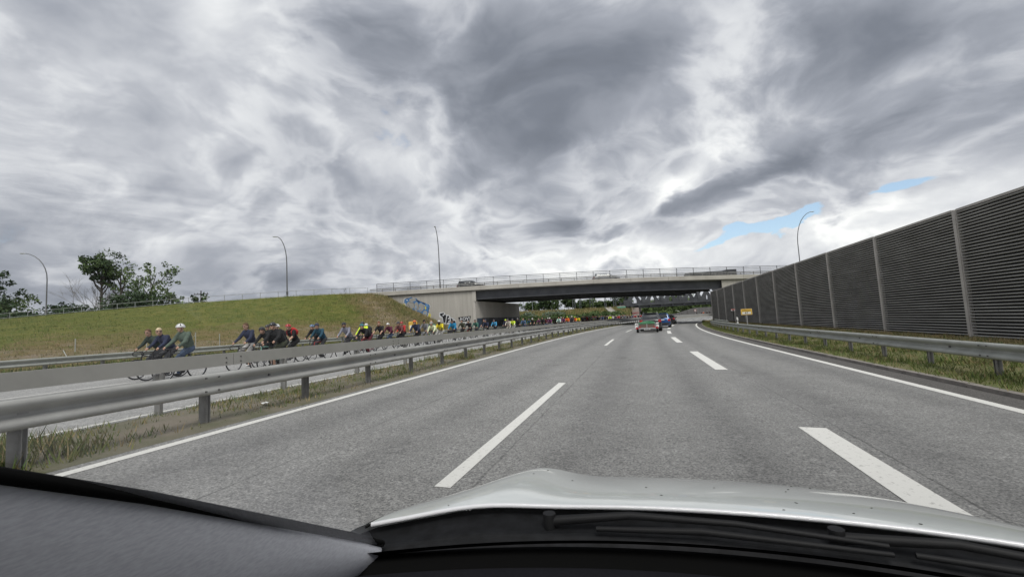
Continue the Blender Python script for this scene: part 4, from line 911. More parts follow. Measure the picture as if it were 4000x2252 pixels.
def car(lab,loc,rz,pm,L=4.5,W=1.85,Hh=1.65,belt=1.02,hood=1.0,rear=.30,wheel=.34,cat='car',front=.70,plate_txt='HH AB 123',trim=None,name='car',grp=None,rails=False,plz=.9,notch=0):
    o=thing(name,lab,cat,loc,rz,grp); w=W/2
    # y, z roof line, half width of roof
    st=[(0.,belt-.10,w*.80,.50,.90),(.05,belt-.02,w*.82,.38,.97),(.12,belt+.04,w*.82,.32,.985),(.12+notch+rear*.5,(belt+Hh)/2+.06,w*.76,.26,1.),(.12+notch+rear,Hh-.04,w*.70,.24,1.),(L*.30+notch*.5,Hh,w*.70,.24,1.),(L*.50,Hh-.01,w*.70,.24,1.),(L*.60,Hh-.10,w*.68,.24,1.),(L*.76,hood+.06,w*.74,.26,.99),(L*.92,hood-.10,w*.78,.30,.95),(L*.985,hood-.24,w*.72,.36,.86),(L,hood-.36,w*.66,.45,.78)]
    if notch: st.insert(3,(.12+notch*.9,belt+.06,w*.80,.28,.99))
    rows=[]
    for y,zr,wr,zl,k in st:
        zb=min(belt,zr-.03); wl=w*k; h=[(0,zl),(wl-.16,zl),(wl-.02,zl+.10),(wl,(zl+zb)*.52),(wl-.015,zb-.10),(wl-.05,zb),(wr+.05 if zr>zb+.2 else wl-.10,zr-.08 if zr>zb+.2 else zr-.015),(wr-.10,zr),(0,zr+.02)]
        full=[(x,y,z) for x,z in h]+[(-x,y,z) for x,z in h[::-1][1:]]; rows.append(full)
    b=MB(); b.grid(rows,flip=True); n=len(rows[0]); b.add(rows[0],[tuple(range(n))]); b.add(rows[-1],[tuple(range(n))[::-1]])
    body=b.build('body',pm,o)
    # windows
    ya,za=.12+notch+.035,belt+.085; yb,zb_=.12+notch+rear-.015,Hh-.105
    d=.012; b=MB(); b.add([(-w*.70,ya-d-.02,za),(w*.70,ya-d-.02,za),(w*.60,yb-d-.05,zb_+.02),(-w*.60,yb-d-.05,zb_+.02),(-w*.70,ya+.05,za),(w*.70,ya+.05,za),(w*.60,yb+.04,zb_),(-w*.60,yb+.04,zb_)],[(0,1,2,3),(1,0,4,5),(2,1,5,6),(3,2,6,7),(0,3,7,4)]); b.build('rear_window',GLASS,o)
    for sx in (-1,1):
        for (y0,y1) in ((.12+notch+rear+.06,L*.30),(L*.31,L*.46),(L*.47,L*.62)):
            t1=.0 if y1<L*.6 else .30
            b=MB(); b.add([(sx*(w-.045),y0,belt+.02),(sx*(w-.045),y1+t1*.6,belt+.02),(sx*(w*.70+.055),y1-t1,Hh-.12),(sx*(w*.70+.055),y0+.05,Hh-.12)],[(0,1,2,3) if sx>0 else (3,2,1,0)]); b.build('side_window',GLASS,o)
        b=MB(); b.box((sx*(w-.14),.035,belt-.14),(.26,.12,.24)); b.build('tail_light',LRED,o)
        b=MB(); b.box((sx*(w+.06),L*.60,belt+.05),(.16,.10,.14)); b.build('wing_mirror',PLAS,o)
        for y in (L*.19,L*.81):
            wheel_to(o,sx*(w-.12),y,wheel,.22)
            b=MB(); b.tube([(sx*(w-.30),y,wheel),(sx*(w+.004),y,wheel)],wheel+.05,18,sm=False); b.build('wheel_arch',PLAS,o)
        if rails: b=MB(); b.tube([(sx*w*.66,.6,Hh+.0),(sx*w*.66,.75,Hh+.05),(sx*w*.66,L*.5,Hh+.05),(sx*w*.66,L*.53,Hh)],.02,6); b.build('roof_rail',trim or PLAS,o)
    # windscreen
    b=MB(); b.add([(-w*.72,L*.755,hood+.07),(w*.72,L*.755,hood+.07),(w*.60,L*.605,Hh-.09),(-w*.60,L*.605,Hh-.09)],[(3,2,1,0)]); b.build('windscreen',GLASS,o)
    b=MB(); b.box((0,-.004,.46),(W*.84,.10,.22)); b.build('bumper',PLAS,o)
    plate('number_plate',.52,.115,.01,-.075,WHT,o,plz)
    me=text_mesh(plate_txt,.085,.001,.002); me.materials.append(BLK); inst('plate_lettering',me,o,(0,-.077,plz),(R(90),0,0))
    b=MB(); b.box((0,.03,belt+.17),(.60,.02,.03)); b.build('rear_wiper',PLAS,o)
    b=MB(); b.box((0,.10+notch+rear*.85,Hh-.02),(W*.60,.16,.035)); b.build('roof_spoiler',pm,o)
    return o
def at_px(x,d,u=None): p=atD(x,1260,d); s_,u_=su_of(p[0],p[1]); return s_,(u if u is not None else u_)
# trailer, suv, van, saloon on our carriageway
s_,u_=at_px(2526,37.0); p=P(s_,u_,zg(u_)); rz=-RD(s_)
GSUV=paint('grey',(.035,.036,.04)); BLU=paint('blue',(.012,.075,.24)); BLKP=paint('black',(.012,.012,.014)); SILV=paint('silver',(.24,.25,.26)); DKG=paint('dark',(.03,.032,.036)); NAVY=paint('navy',(.02,.03,.06))
q=P(s_+3.5,u_+.22,zg(u_)); car('dark grey SUV with silver roof rails towing the loaded trailer',q,-RD(s_+3.5),GSUV,4.7,1.92,1.69,1.08,1.05,.42,.36,trim=CHR,rails=True,plz=.60)
tr=thing('trailer','small open trailer with brown panels and green net cover behind the grey SUV','trailer',p,rz); tr.scale=(1.02,1,.76)
AL=mat('aluminium',(.50,.50,.50),.45,.6); BRN=mat('brown_mesh',(.16,.105,.085),.8,var=.3,vscale=30); GNET=mat('green_net',(.04,.19,.09),.8,col2=(.10,.26,.14),vscale=4); 
b=MB(); b.box((0,.9,.50),(1.34,2.0,.12)); b.build('floor',AL,tr)
for x in (-.32,.32): b=MB(); b.box((x,-.02,.83),(.60,.03,.52)); b.build('tail_panel',BRN,tr)
for x in (-.66,0,.66): b=MB(); b.box((x,-.035,.83),(.05,.05,.56)); b.build('upright',AL,tr)
for z in (.545,1.115): b=MB(); b.box((0,-.03,z),(1.37,.05,.05)); b.build('cross_rail',AL,tr)
for sx in (-1,1):
    b=MB(); b.box((sx*.66,.92,.83),(.03,1.86,.52)); b.build('side_panel',BRN,tr)
    plate('side_board',.22,.52,.02,-.055,WHT,tr,.86,sx*.84,.02)
    me=text_mesh('A' if sx<0 else '2A',.24,.001,.004); me.materials.append(BLK); inst('board_lettering',me,tr,(sx*.83,-.06,.93),(R(90),0,0))
    b=MB(); t=[(sx*.80-.15,-.07,.47),(sx*.80+.15,-.07,.47),(sx*.80,-.07,.73)]; b.add(t+[(x,y+.02,z) for x,y,z in t],[(0,1,2),(5,4,3),(0,3,4,1),(1,4,5,2),(2,5,3,0)]); b.build('triangle_reflector',LRED,tr)
    b=MB(); b.tube([(sx*.58,-.09,.64),(sx*.58,-.05,.64)],.085,14,sm=False); b.build('round_light',LRED,tr)
    wheel_to(tr,sx*.80,.75,.30,.16); b=MB(); b.box((sx*.80,.75,.655),(.22,.72,.03)); b.build('mudguard',PLAS,tr)
b=MB(); rows=[]
for i in range(9):
    y=-.06+1.95*i/8; rows.append([(x,y,1.09+.22*max(0,math.sin(math.pi*(x+.72)/1.44))**.7*(.8+.4*mn.noise(Vector((x*3,y*2,0))))-(.10 if abs(x)>.7 else 0)) for x in np.linspace(-.72,.72,11)])
b.grid(rows); b.add([rows[0][0],rows[0][-1]]+rows[0][1:-1][::-1],[tuple(range(11))]); b.build('net_cover',GNET,tr)
b=MB(); b.box((0,-.02,.42),(1.5,.10,.10)); b.build('light_bar',PLAS,tr); plate('number_plate',.52,.115,.01,-.09,WHT,tr,.40); me=text_mesh('HH K 482',.085,.001,.002); me.materials.append(BLK); inst('plate_lettering',me,tr,(0,-.093,.40),(R(90),0,0))
b=MB(); b.tube([(-.5,1.9,.45),(0,3.2,.45),(.5,1.9,.45)],.035,6); b.build('drawbar',AL,tr)
for c_ in tr.children:
    if c_.name.startswith('wheel'): c_.scale=(1,1,1/.76); c_.location.z=.30/.76
s2,u2=at_px(2583,50); q=P(s2,u2+.1,zg(u2)); car('bright blue van-like car just ahead of the grey SUV',q,-RD(s2),BLU,4.5,1.82,1.66,1.02,1.0,.22,.32,plz=.92)
s3,u3=at_px(2612,66); q=P(s3,u3,zg(u3)); car('black car with light rear window driving ahead of the blue van',q,-RD(s3),BLKP,4.5,1.82,1.46,.98,.95,.55,.32,plz=.62,notch=.25)
# cars on the bridge deck
def deck(a,b_): q=B2(a,b_); return (q[0],q[1],bz(a)-.0)
ang=math.atan2(BR[1],BR[0])-math.pi/2
car('dark grey SUV on the bridge beside the end-on street lamp',deck(11.0,8.6),ang,DKG,4.7,1.9,1.72,1.05,1.05,.35,.36,grp='cars on the bridge')
car('silver hatchback driving across the middle of the bridge',deck(33.8,7.6),ang,SILV,4.4,1.8,1.55,1.0,.98,.40,.33,grp='cars on the bridge')
o=thing('covered_truck','low dark flatbed truck behind the bridge railing above the right abutment','truck',deck(49.8,8.8),ang,'cars on the bridge')
b=MB(); b.box((0,3.2,.95),(2.3,6.2,.7)); b.build('load_bed',DKG,o); b=MB(); b.box((0,7.2,1.0),(2.1,1.7,.95)); b.build('cab',DKG,o); b=MB(); b.box((0,8.0,1.2),(1.9,.2,.35)); b.build('windscreen',GLASS,o)
for sx in (-1,1):
    for y in (1.2,7.1): wheel_to(o,sx*.95,y,.42,.25)
# ------------------------------------------------------------------ bicycles
FRM={k:mat('bike_frame_'+k,c,.35,.3,coat=.5) for k,c in dict(black=(.015,.015,.017),grey=(.16,.165,.17),white=(.65,.65,.64),red=(.30,.03,.03),blue=(.03,.09,.25),mint=(.25,.50,.42),green=(.04,.16,.07)).items()}
SPK_=mat('spoke_steel',(.35,.35,.36),.4,.7); SAD=mat('saddle_black',(.015,.014,.014),.6)
WR=.345
def bike_meshes():
    d={}
    def fin(b,n,m): o=b.build(n,m); me=o.data; bpy.data.objects.remove(o); return me
    b=MB(); n=26; m=6; vs=[]
    for q in range(n):
        a=2*math.pi*q/n
        for i in range(m):
            t=2*math.pi*i/m; r=WR-.020+.020*math.cos(t); vs.append((.020*math.sin(t),r*math.cos(a),r*math.sin(a)))
    b.add(vs,[(q*m+i,q*m+(i+1)%m,((q+1)%n)*m+(i+1)%m,((q+1)%n)*m+i) for q in range(n) for i in range(m)],0,True); d['tyre']=fin(b,'tyre',TYRE)
    b=MB(); 
    for q in range(n):
        a=2*math.pi*q/n; a2=2*math.pi*(q+1)/n; r=WR-.045
        b.tube([(0,r*math.cos(a),r*math.sin(a)),(0,r*math.cos(a2),r*math.sin(a2))],.011,4,cap=False)
    for q in range(14):
        a=2*math.pi*q/14; b.tube([(.02*(-1)**q,.02*math.cos(a),.02*math.sin(a)),(0,(WR-.05)*math.cos(a),(WR-.05)*math.sin(a))],.0028,3,cap=False)
    b.tube([(-.045,0,0),(.045,0,0)],.022,8); d['rim']=fin(b,'rim_and_spokes',SPK_)
    HB=(0,.42,.93); BB=(0,-.02,.29); ST=(0,-.20,.84); RA=(0,-.46,WR); FA=(0,.60,WR); HT=(0,.40,.86); HB2=(0,.455,.66)
    b=MB()
    for p,q,r in ((BB,ST,.017),(ST,HT,.016),(BB,HB2,.019),(HT,HB2,.020)): b.tube([p,q],r,8)
    for sx in (-1,1):
        b.tube([(sx*.02,BB[1],BB[2]),(sx*.055,RA[1],RA[2])],.010,6); b.tube([(sx*.01,ST[1]+.01,ST[2]-.05),(sx*.055,RA[1],RA[2])],.009,6)
    d['frame']=fin(b,'frame',FRM['black'])
    b=MB(); b.tube([HB2,(0,.475,.60)],.02,8)
    for sx in (-1,1): b.tube([(sx*.045,.475,.61),(sx*.05,.52,.5),(sx*.055,FA[1],FA[2])],.013,6)
    d['fork']=fin(b,'fork',FRM['black'])
    b=MB(); b.tube([HT,(0,.385,.97),(0,.43,1.0)],.016,8); b.tube([(-.30,.36,1.02),(-.2,.42,1.01),(0,.44,1.0),(.2,.42,1.01),(.30,.36,1.02)],.014,8); d['bar_flat']=fin(b,'handlebar',SAD)
    b=MB(); b.tube([HT,(0,.40,.93),(0,.50,.94)],.016,8); b.tube([(-.2,.44,.80),(-.21,.56,.82),(-.21,.59,.90),(-.205,.52,.95),(-.1,.50,.945),(.1,.50,.945),(.205,.52,.95),(.21,.59,.90),(.21,.56,.82),(.2,.44,.80)],.015,8); d['bar_drop']=fin(b,'handlebar',SAD)
    b=MB(); b.tube([ST,(0,-.225,.92)],.014,8); b.ell((0,-.26,.945),(.075,.13,.035),n=12,m=6); b.ell((0,-.12,.945),(.03,.10,.028),n=10,m=6); d['saddle']=fin(b,'saddle',SAD)
    for ph in (0,1):
        a=R(35)+math.pi*ph; b=MB(); b.tube([(.03,BB[1],BB[2]),(.045,BB[1],BB[2])],.085,16,sm=False)
        for sx,ss in ((1,1),(-1,-1)):
            e=(sx*.075,BB[1]+ss*.165*math.sin(a),BB[2]-ss*.165*math.cos(a)); b.tube([(sx*.06,BB[1],BB[2]),e],.012,6); b.box((sx*.125,e[1],e[2]),(.10,.09,.022))
        d['crank%d'%ph]=fin(b,'crankset',PLAS)
    b=MB(); b.box((-.11,-.48,.60),(.12,.30,.32)); d['pannier_l']=fin(b,'pannier',plain((.03,.03,.035)))
    b=MB(); b.box((0,.66,.86),(.30,.20,.22)); d['basket']=fin(b,'front_bag',plain((.025,.025,.028)))
    return d
BKM=bike_meshes()
_simple={}
def bicycle(loc,rz,lab,grp,colour='black',bar='flat',ph=0,extra=None,full=True):
    o=thing('bicycle',lab,'bicycle',loc,rz,grp)
    def part(n,k,at=(0,0,0),par=None,paint_=None):
        q=inst(n,BKM[k],par or o,at)
        if paint_: q.material_slots[0].link='OBJECT'; q.material_slots[0].material=paint_
        return q
    for at in ((0,.60,WR),(0,-.46,WR)):
        w=inst('wheel',BKM['tyre'],o,at); inst('rim',BKM['rim'],w)
    part('frame','frame',paint_=FRM[colour]); part('fork','fork',paint_=FRM[colour]); part('handlebar','bar_'+bar); part('saddle','saddle'); part('crankset','crank%d'%ph)
    if extra: part('pannier' if extra=='pannier_l' else 'front_bag',extra)
    return o
# ------------------------------------------------------------------ riders
SK=[mat('skin_fair',(.48,.29,.21),.6),mat('skin_tan',(.38,.22,.15),.6),mat('skin_dark',(.10,.055,.04),.6)]
def cap_(b,p,q,r0,r1,n=12):
    p=Vector(p);q=Vector(q); L=(q-p).length; pts=[];rad=[]; d=(q-p).normalized()
    for i in range(5): a=-math.pi/2+math.pi/2*(i+.3)/5; pts.append(p+d*math.sin(a)*r0); rad.append(r0*math.cos(a))
    pts.append(p);rad.append(r0);pts.append(q);rad.append(r1)
    for i in range(1,6): a=math.pi/2*(i-.3)/5; pts.append(q+d*math.sin(a)*r1); rad.append(r1*math.cos(a))
    b.tube(pts,rad,n)
def body_proto(pose,ph,bulk=1.0,turn=0.):
    J={}
    if pose=='up':   J=dict(pel=(0,-.22,1.00),che=(0,-.06,1.33),nek=(0,.04,1.52),hed=(0,.10,1.645),sh=(.19,-.02,1.45),el=(.27,.14,1.21),wr=(.27,.335,1.07),tip=(0,.25,-.35))
    if pose=='mid':  J=dict(pel=(0,-.22,1.00),che=(0,.04,1.29),nek=(0,.17,1.46),hed=(0,.245,1.58),sh=(.19,.10,1.40),el=(.25,.24,1.18),wr=(.24,.40,1.06),tip=(0,.3,-.3))
    if pose=='low':  J=dict(pel=(0,-.24,1.00),che=(0,.12,1.22),nek=(0,.30,1.35),hed=(0,.385,1.455),sh=(.18,.24,1.29),el=(.23,.38,1.10),wr=(.205,.50,.975),tip=(0,.3,-.3))
    if pose=='free': J=dict(pel=(0,-.22,1.00),che=(0,-.16,1.35),nek=(0,-.12,1.55),hed=(0,-.08,1.68),sh=(.19,-.14,1.48),el=(.25,.02,1.24),wr=(.07,.17,1.29),tip=(-.2,.2,.1))
    a=R(35)+math.pi*ph; BB=(-.02,.29)
    b=MB(); bones=[]   # (p,q,r,region)
    def bone(p,q,r0,r1,reg): cap_(b,p,q,r0,r1); bones.append((Vector(p),Vector(q),reg,max(r0,r1)))
    pel,che,nek,hed=[Vector(J[k]) for k in('pel','che','nek','hed')]; B=bulk*1.09
    # torso as three flattened masses
    ax=(nek-pel).normalized(); ay=ax.cross(Vector((1,0,0))).normalized(); rot=Matrix(((1,ay.x,ax.x),(0,ay.y,ax.y),(0,ay.z,ax.z))); 
    mid=pel.lerp(che,.5)
    for c,rx,ry,rz_ in ((pel+Vector((0,0,.0)),.165,.125,.14),(mid,.155*B,.120*B,.20),(che,.185*B,.125*B,.20),(che.lerp(nek,.45),.17*B,.095*B,.11)): b.ell(tuple(c),(rx,ry,rz_),0,14,10,rot)
    bones.append((pel.lerp(mid,.65),che.lerp(nek,.5),0,.17)); bones.append((pel,pel.lerp(mid,.35),3,.16))
    bone(che.lerp(nek,.65),nek.lerp(hed,.4),.062,.055,2)
    # head with jaw, nose, ears
    hr=Matrix.Rotation(turn,3,'Z')@Matrix.Rotation({'up':-.05,'mid':.05,'low':.1,'free':-.1}[pose],3,'X')
    def hv(x,y,z): return hed+hr@Vector((x,y,z))
    b.ell(tuple(hv(0,0,.022)),(.082,.102,.112),0,14,10,hr); b.ell(tuple(hv(0,.025,-.055)),(.056,.066,.07),0,12,8,hr)
    cap_(b,hv(0,.088,.005),hv(0,.112,-.028),.012,.017,8)
    for sx in (-1,1): b.ell(tuple(hv(sx*.080,-.005,-.01)),(.014,.026,.036),0,8,6,hr)
    bones.append((hv(0,0,-.06),hv(0,0,.06),2,.1))
    hands=[]
    for sx in (-1,1):
        f=lambda k:Vector((J[k][0]*sx,J[k][1],J[k][2])); sh,el,wr=f('sh'),f('el'),f('wr')
        if pose=='free' and sx>0: wr=wr+Vector((.0,.02,-.03))
        bone(sh,el,.066*B,.052*B,0); bone(el,wr,.050*B,.036*B,1)
        d=(wr-el).normalized(); hc=wr+d*.045; b.ell(tuple(hc),(.040,.042,.030),0,10,6); bones.append((wr+d*.02,wr+d*.08,2,.045)); hands.append((wr,d,sx))
        # legs
        s2=1 if sx>0 else -1; ft=Vector((sx*.12,BB[0]+s2*.165*math.sin(a)-.02,BB[1]-s2*.165*math.cos(a)+.075)); hip=pel+Vector((sx*.095,.03,-.04))
        L1,L2=.455,.435; v=ft-hip; dd=min(v.length,L1+L2-.005); ca=(L1*L1+dd*dd-L2*L2)/(2*L1*dd); ang=math.acos(max(-1,min(1,ca))); vd=v.normalized(); px=Vector((sx*.06,1,.0)); px=(px-vd*px.dot(vd)).normalized(); kn=hip+vd*L1*math.cos(ang)+px*L1*math.sin(ang)
        bone(hip,kn,.098,.068,3); bone(kn,ft+Vector((0,0,.01)),.064,.045,4); b.ell(tuple(kn.lerp(ft,.3)+Vector((0,-.03,0))),(.05,.055,.10),0,10,6)
        cap_(b,ft+Vector((0,-.06,-.035)),ft+Vector((0,.13,-.05)),.042,.036); bones.append((ft+Vector((0,-.06,-.045)),ft+Vector((0,.14,-.05)),5,.045))
    o=b.build('proto',[SK[0]]*7); 
    rm=o.modifiers.new('r','REMESH'); rm.mode='VOXEL'; rm.voxel_size=.0165; rm.use_smooth_shade=True
    sm=o.modifiers.new('s','SMOOTH'); sm.factor=.5; sm.iterations=3
    dg=bpy.context.evaluated_depsgraph_get(); me=bpy.data.meshes.new_from_object(o.evaluated_get(dg)); bpy.data.objects.remove(o)
    n=len(me.polygons); cen=np.empty(n*3,np.float32); me.polygons.foreach_get('center',cen); cen=cen.reshape(-1,3)
    best=np.full(n,9.); reg=np.zeros(n,int)
    for p,q,r_,rad in bones:
        p=np.array(p);q=np.array(q); d=q-p; t=np.clip(((cen-p)@d)/(d@d),0,1); ds=np.linalg.norm(cen-(p+t[:,None]*d),axis=1)/rad; k=ds<best; best[k]=ds[k]; reg[k]=r_
    # fingers, rooted in the palm and curled round the grip; and the eyes
    vs=[v.co[:] for v in me.vertices]; m2=MB(); m2.v=[tuple(v) for v in vs]; m2.f=[tuple(p.vertices) for p in me.polygons]; m2.m=[int(x) for x in reg]; m2.sm=[True]*n
    for wr,d,sx in hands:
        side=Vector((0,0,1)).cross(d).normalized() if abs(d.z)<.95 else Vector((1,0,0)); dn=d.cross(side).normalized(); 
        if dn.z>0: dn=-dn
        for i,l in enumerate((.040,.046,.043,.034)):
            r0=wr+d*.065+side*(.026-.0175*i); p1=r0+d*l*.8; p2=p1+dn*l*.7+d*.005; p3=p2-d*l*.5+dn*.006
            m2.tube([r0,p1,p2,p3],[.0095,.009,.0085,.007],6,2)
        t0=wr+d*.03-side*sx*.028; m2.tube([t0,t0-side*sx*.018+d*.03,t0-side*sx*.010+d*.05+dn*.02],[.011,.010,.008],6,2)
    for sx in (-1,1): m2.ell(tuple(hv(sx*.032,.088,.018)),(.013,.010,.009),6,6,4)
    m2.ell(tuple(hv(0,.086,-.062)),(.024,.008,.006),6,8,4)
    bpy.data.meshes.remove(me)
    ob=m2.build('person',[SK[0]]*7); me=ob.data; bpy.data.objects.remove(ob)
    hm=Matrix.Translation(hed)@hr.to_4x4(); return me,hm,Matrix.Translation(che)@rot.to_4x4()
PR={}
def proto(pose,ph,bulk,turn):
    k=(pose,ph,bulk,turn)
    if k not in PR: PR[k]=body_proto(*k)
    return PR[k]
def headgear():
    d={}
    def fin(b,n,ms): o=b.build(n,ms); me=o.data; bpy.data.objects.remove(o); return me
    b=MB(); n,m=20,9; rows=[]      # helmet shell with lengthwise vents
    for i in range(m+1):
        la=R(-4)+R(94)*i/m; row=[]
        for k in range(n+1):
            q=2*math.pi*k/n; vent=(k%4 in (0,1)) and 2<i<7; r=.93 if vent else 1.
            row.append((.108*r*math.cos(la)*math.cos(q),(.138*r*math.cos(la)*math.sin(q))-.012,.112*r*math.sin(la)+.035-(.02 if math.sin(q)<-.3 and i<2 else 0)))
        rows.append(row)
    vs=[p for r in rows for p in r]; w=n+1
    for i in range(m):
        for k in range(n):
            mi=1 if (k%4==0 and 1<i<7) else 0
            b.add([rows[i][k],rows[i][k+1],rows[i+1][k+1],rows[i+1][k]],[(0,1,2,3)],mi,True)
    b.add([p for p in rows[0][:-1]],[tuple(range(n))[::-1]],1)
    for sx in (-1,1): b.tube([(sx*.088,.03,.03),(sx*.075,.02,-.06),(0,.02,-.135)],.006,4,1)
    d['helmet']=fin(b,'helmet',[BLK,BLK])
    b=MB(); b.ell((0,-.010,.036),(.091,.108,.112),0,14,9,Matrix.Rotation(.35,3,'X'),-.05,1.); b.ell((0,-.050,-.015),(.088,.070,.085),0,12,8); d['hair']=fin(b,'hair',[BLK])
    b=MB(); b.ell((0,-.010,.036),(.094,.112,.114),0,14,9,Matrix.Rotation(.35,3,'X'),-.05,1.); b.ell((0,-.075,-.07),(.085,.06,.12),0,12,8); b.ell((.05,-.05,-.11),(.04,.05,.10),0,8,6); b.ell((-.05,-.05,-.11),(.04,.05,.10),0,8,6); d['longhair']=fin(b,'hair',[BLK])
    b=MB(); b.ell((0,-.005,.03),(.090,.110,.105),0,14,8,None,0.1,1.); b.ell((0,.115,.045),(.07,.075,.012),0,12,4); d['cap']=fin(b,'cap',[BLK])
    b=MB(); 
    for sx in (-1,1): b.ell((sx*.034,.094,.016),(.030,.012,.020),0,10,6); b.tube([(sx*.06,.088,.02),(sx*.085,.0,.015)],.004,4)
    b.box((0,.102,.02),(.03,.008,.012)); d['glasses']=fin(b,'sunglasses',[BLK])
    b=MB(); b.ell((0,.052,-.085),(.058,.055,.052),0,12,8); d['beard']=fin(b,'beard',[BLK])
    b=MB(); b.ell((0,-.19,-.02),(.15,.10,.21),0,14,10); b.ell((0,-.27,-.08),(.11,.05,.10),0,10,8)
    for sx in (-1,1): b.tube([(sx*.11,-.10,.17),(sx*.12,.05,.19),(sx*.115,.125,.06),(sx*.12,.08,-.10),(sx*.10,-.10,-.15)],.018,5)
    d['backpack']=fin(b,'backpack',[BLK])
    b=MB(); b.ell((0,0,.02),(.075,.07,.05),0,12,6); d['collar']=fin(b,'collar',[BLK])
    return d
HG=headgear()
CO=dict(black=(.014,.014,.016),navy=(.022,.028,.060),green=(.085,.115,.09),dgreen=(.028,.042,.034),teal=(.02,.068,.105),grey=(.17,.17,.175),lilac=(.24,.24,.29),hiviz=(.62,.85,.05),yellow=(.72,.60,.03),maroon=(.09,.015,.035),red=(.45,.03,.03),orange=(.75,.16,.03),blue=(.02,.20,.38),lblue=(.06,.27,.47),steel=(.06,.10,.18),white=(.70,.70,.70),beige=(.48,.44,.38),olive=(.05,.055,.035),purple=(.13,.04,.10),sgreen=(.045,.13,.10),mint=(.45,.62,.56),charcoal=(.05,.05,.055),jeans=(.05,.075,.125),lgrey=(.38,.37,.36),brown=(.10,.055,.03),blond=(.55,.45,.30),redh=(.16,.045,.02),checked=(.14,.05,.05),pale=(.62,.66,.42),tealh=(.02,.17,.20),bluh=(.13,.21,.35),wine=(.09,.016,.025))
def cloth(n): return mat('cloth_'+n,CO[n],.9,var=.32,vscale=7,bump=.7,bscale=11)
def rider(loc,rz,lab,grp,jacket,trousers='black',shoes='black',pose='mid',ph=0,bulk=1.,turn=0.,helmet=None,hair=None,cap=None,glasses=False,beard=None,pack=None,sleeve=None,shin=None,skin=0,longhair=False,sc=1.,collar=None):
    me,hm,cm=proto(pose,ph,bulk,turn); o=bpy.data.objects.new('person',me); COL.objects.link(o); o.location=loc; o.rotation_euler=(0,0,rz); o.scale=(1,1,1); tag(o,lab,'person',grp)
    J=cloth(jacket); S=SK[skin] if sleeve=='bare' else cloth(sleeve) if sleeve else J; T_=cloth(trousers); SH=SK[skin] if shin=='bare' else T_
    for i,m in enumerate((J,S,SK[skin],T_,SH,cloth(shoes),BLK)):
        o.material_slots[i].link='OBJECT'; o.material_slots[i].material=m
    def put(n,k,mx,ms):
        q=bpy.data.objects.new(n,HG[k]); COL.objects.link(q); q.parent=o; q.matrix_local=mx
        for i,m in enumerate(ms): q.material_slots[i].link='OBJECT'; q.material_slots[i].material=m
    if helmet: put('helmet','helmet',hm,(cloth_h(helmet),BLK if helmet!='black' else plain((.04,.04,.045))))
    if hair or not (helmet or cap or hair=='none'):
        if hair!='none': put('hair','longhair' if longhair else 'hair',hm,(cloth(hair or 'brown'),))
    if cap: put('cap','cap',hm,(cloth(cap),))
    if glasses: put('sunglasses','glasses',hm,(BLK,))
    if beard: put('beard','beard',hm,(cloth(beard),))
    if pack: put('backpack','backpack',cm,(cloth(pack),))
    return o
def cloth_h(n): return mat('helmet_'+n,CO[n],.35,coat=.4)
G1='cyclists riding on the opposite carriageway'; G2='bicycles ridden on the opposite carriageway'
def go(x,d,lab,short,bar='flat',colour='black',extra=None,yaw=0,dz=0,**k):
    v=ray(x,1280); p=EYE+v*d; s_,u_=su_of(p[0],p[1]); u_=max(-22.6,min(-9.2,u_)); q=P(s_,u_,OZ); rz=math.pi-RD(s_)+yaw
    ph=k.get('ph',0); bicycle(q,rz,colour+' bicycle ridden by '+short,G2,colour,bar,ph,extra)
    return rider(q,rz,lab,G1,**k)
T1=R(38)   # head turned to the rider's left, towards the other carriageway
go(606,15.6,'rider in dark green fleece with brown hair and sunglasses, outermost of the leading three','the leading rider in dark green fleece','drop',jacket='dgreen',trousers='charcoal',pose='mid',hair='brown',glasses=True,turn=.45,bulk=1.07)
go(650,14.9,'blond rider with glasses in navy jacket between two companions','the blond rider in navy','drop',jacket='navy',trousers='charcoal',pose='mid',hair='blond',glasses=True,turn=1.0,ph=1,bulk=1.07)
go(716,14.0,'rider in thick grey-green jacket, jeans and white vented helmet','the rider in grey-green jacket','flat',jacket='green',trousers='jeans',pose='up',bulk=1.16,helmet='white',turn=0.,extra='pannier_l')
go(968,16.6,'man in navy jacket and light grey shorts with sunglasses and white shoes','the man in grey shorts','drop',jacket='navy',trousers='lgrey',shin='bare',shoes='white',pose='up',hair='brown',glasses=True,ph=1,bulk=1.07)
go(1040,21.5,'rider with black helmet sitting upright, hands off the bars at the chest','the rider with hands off the bars','drop',jacket='black',trousers='black',pose='free',helmet='black',sleeve='black')
go(1056,16.4,'rider crouched low in black jersey and black helmet with bare shins and sunglasses','the crouched rider in black jersey','drop','mint',jacket='black',trousers='black',shin='bare',pose='low',helmet='black',glasses=True,turn=.45,ph=1)
go(1086,15.8,'rider in puffy black jacket and black helmet with sunglasses','the rider in puffy black jacket','flat',jacket='black',trousers='olive',shin='bare',pose='mid',bulk=1.16,helmet='black',glasses=True)
go(1098,18.0,'rider in black with white helmet half hidden behind the puffy black jacket','the white-helmeted rider in black','drop',jacket='black',trousers='black',pose='mid',helmet='white',ph=1)
go(1142,19.2,'rider in black top with red helmet and bright red backpack','the rider with the red backpack','flat','grey',jacket='black',sleeve='bare',trousers='black',pose='mid',helmet='red',pack='red')
go(1232,22.4,'rider in black jacket with pale blue helmet','the rider with pale blue helmet','flat',jacket='black',trousers='charcoal',pose='mid',helmet='bluh',bulk=1.07)
go(1252,20.4,'rider in teal sweater with navy helmet next to the pale blue helmet','the rider in teal sweater','flat','red',jacket='teal',trousers='charcoal',pose='mid',helmet='navy',ph=1,turn=.45)
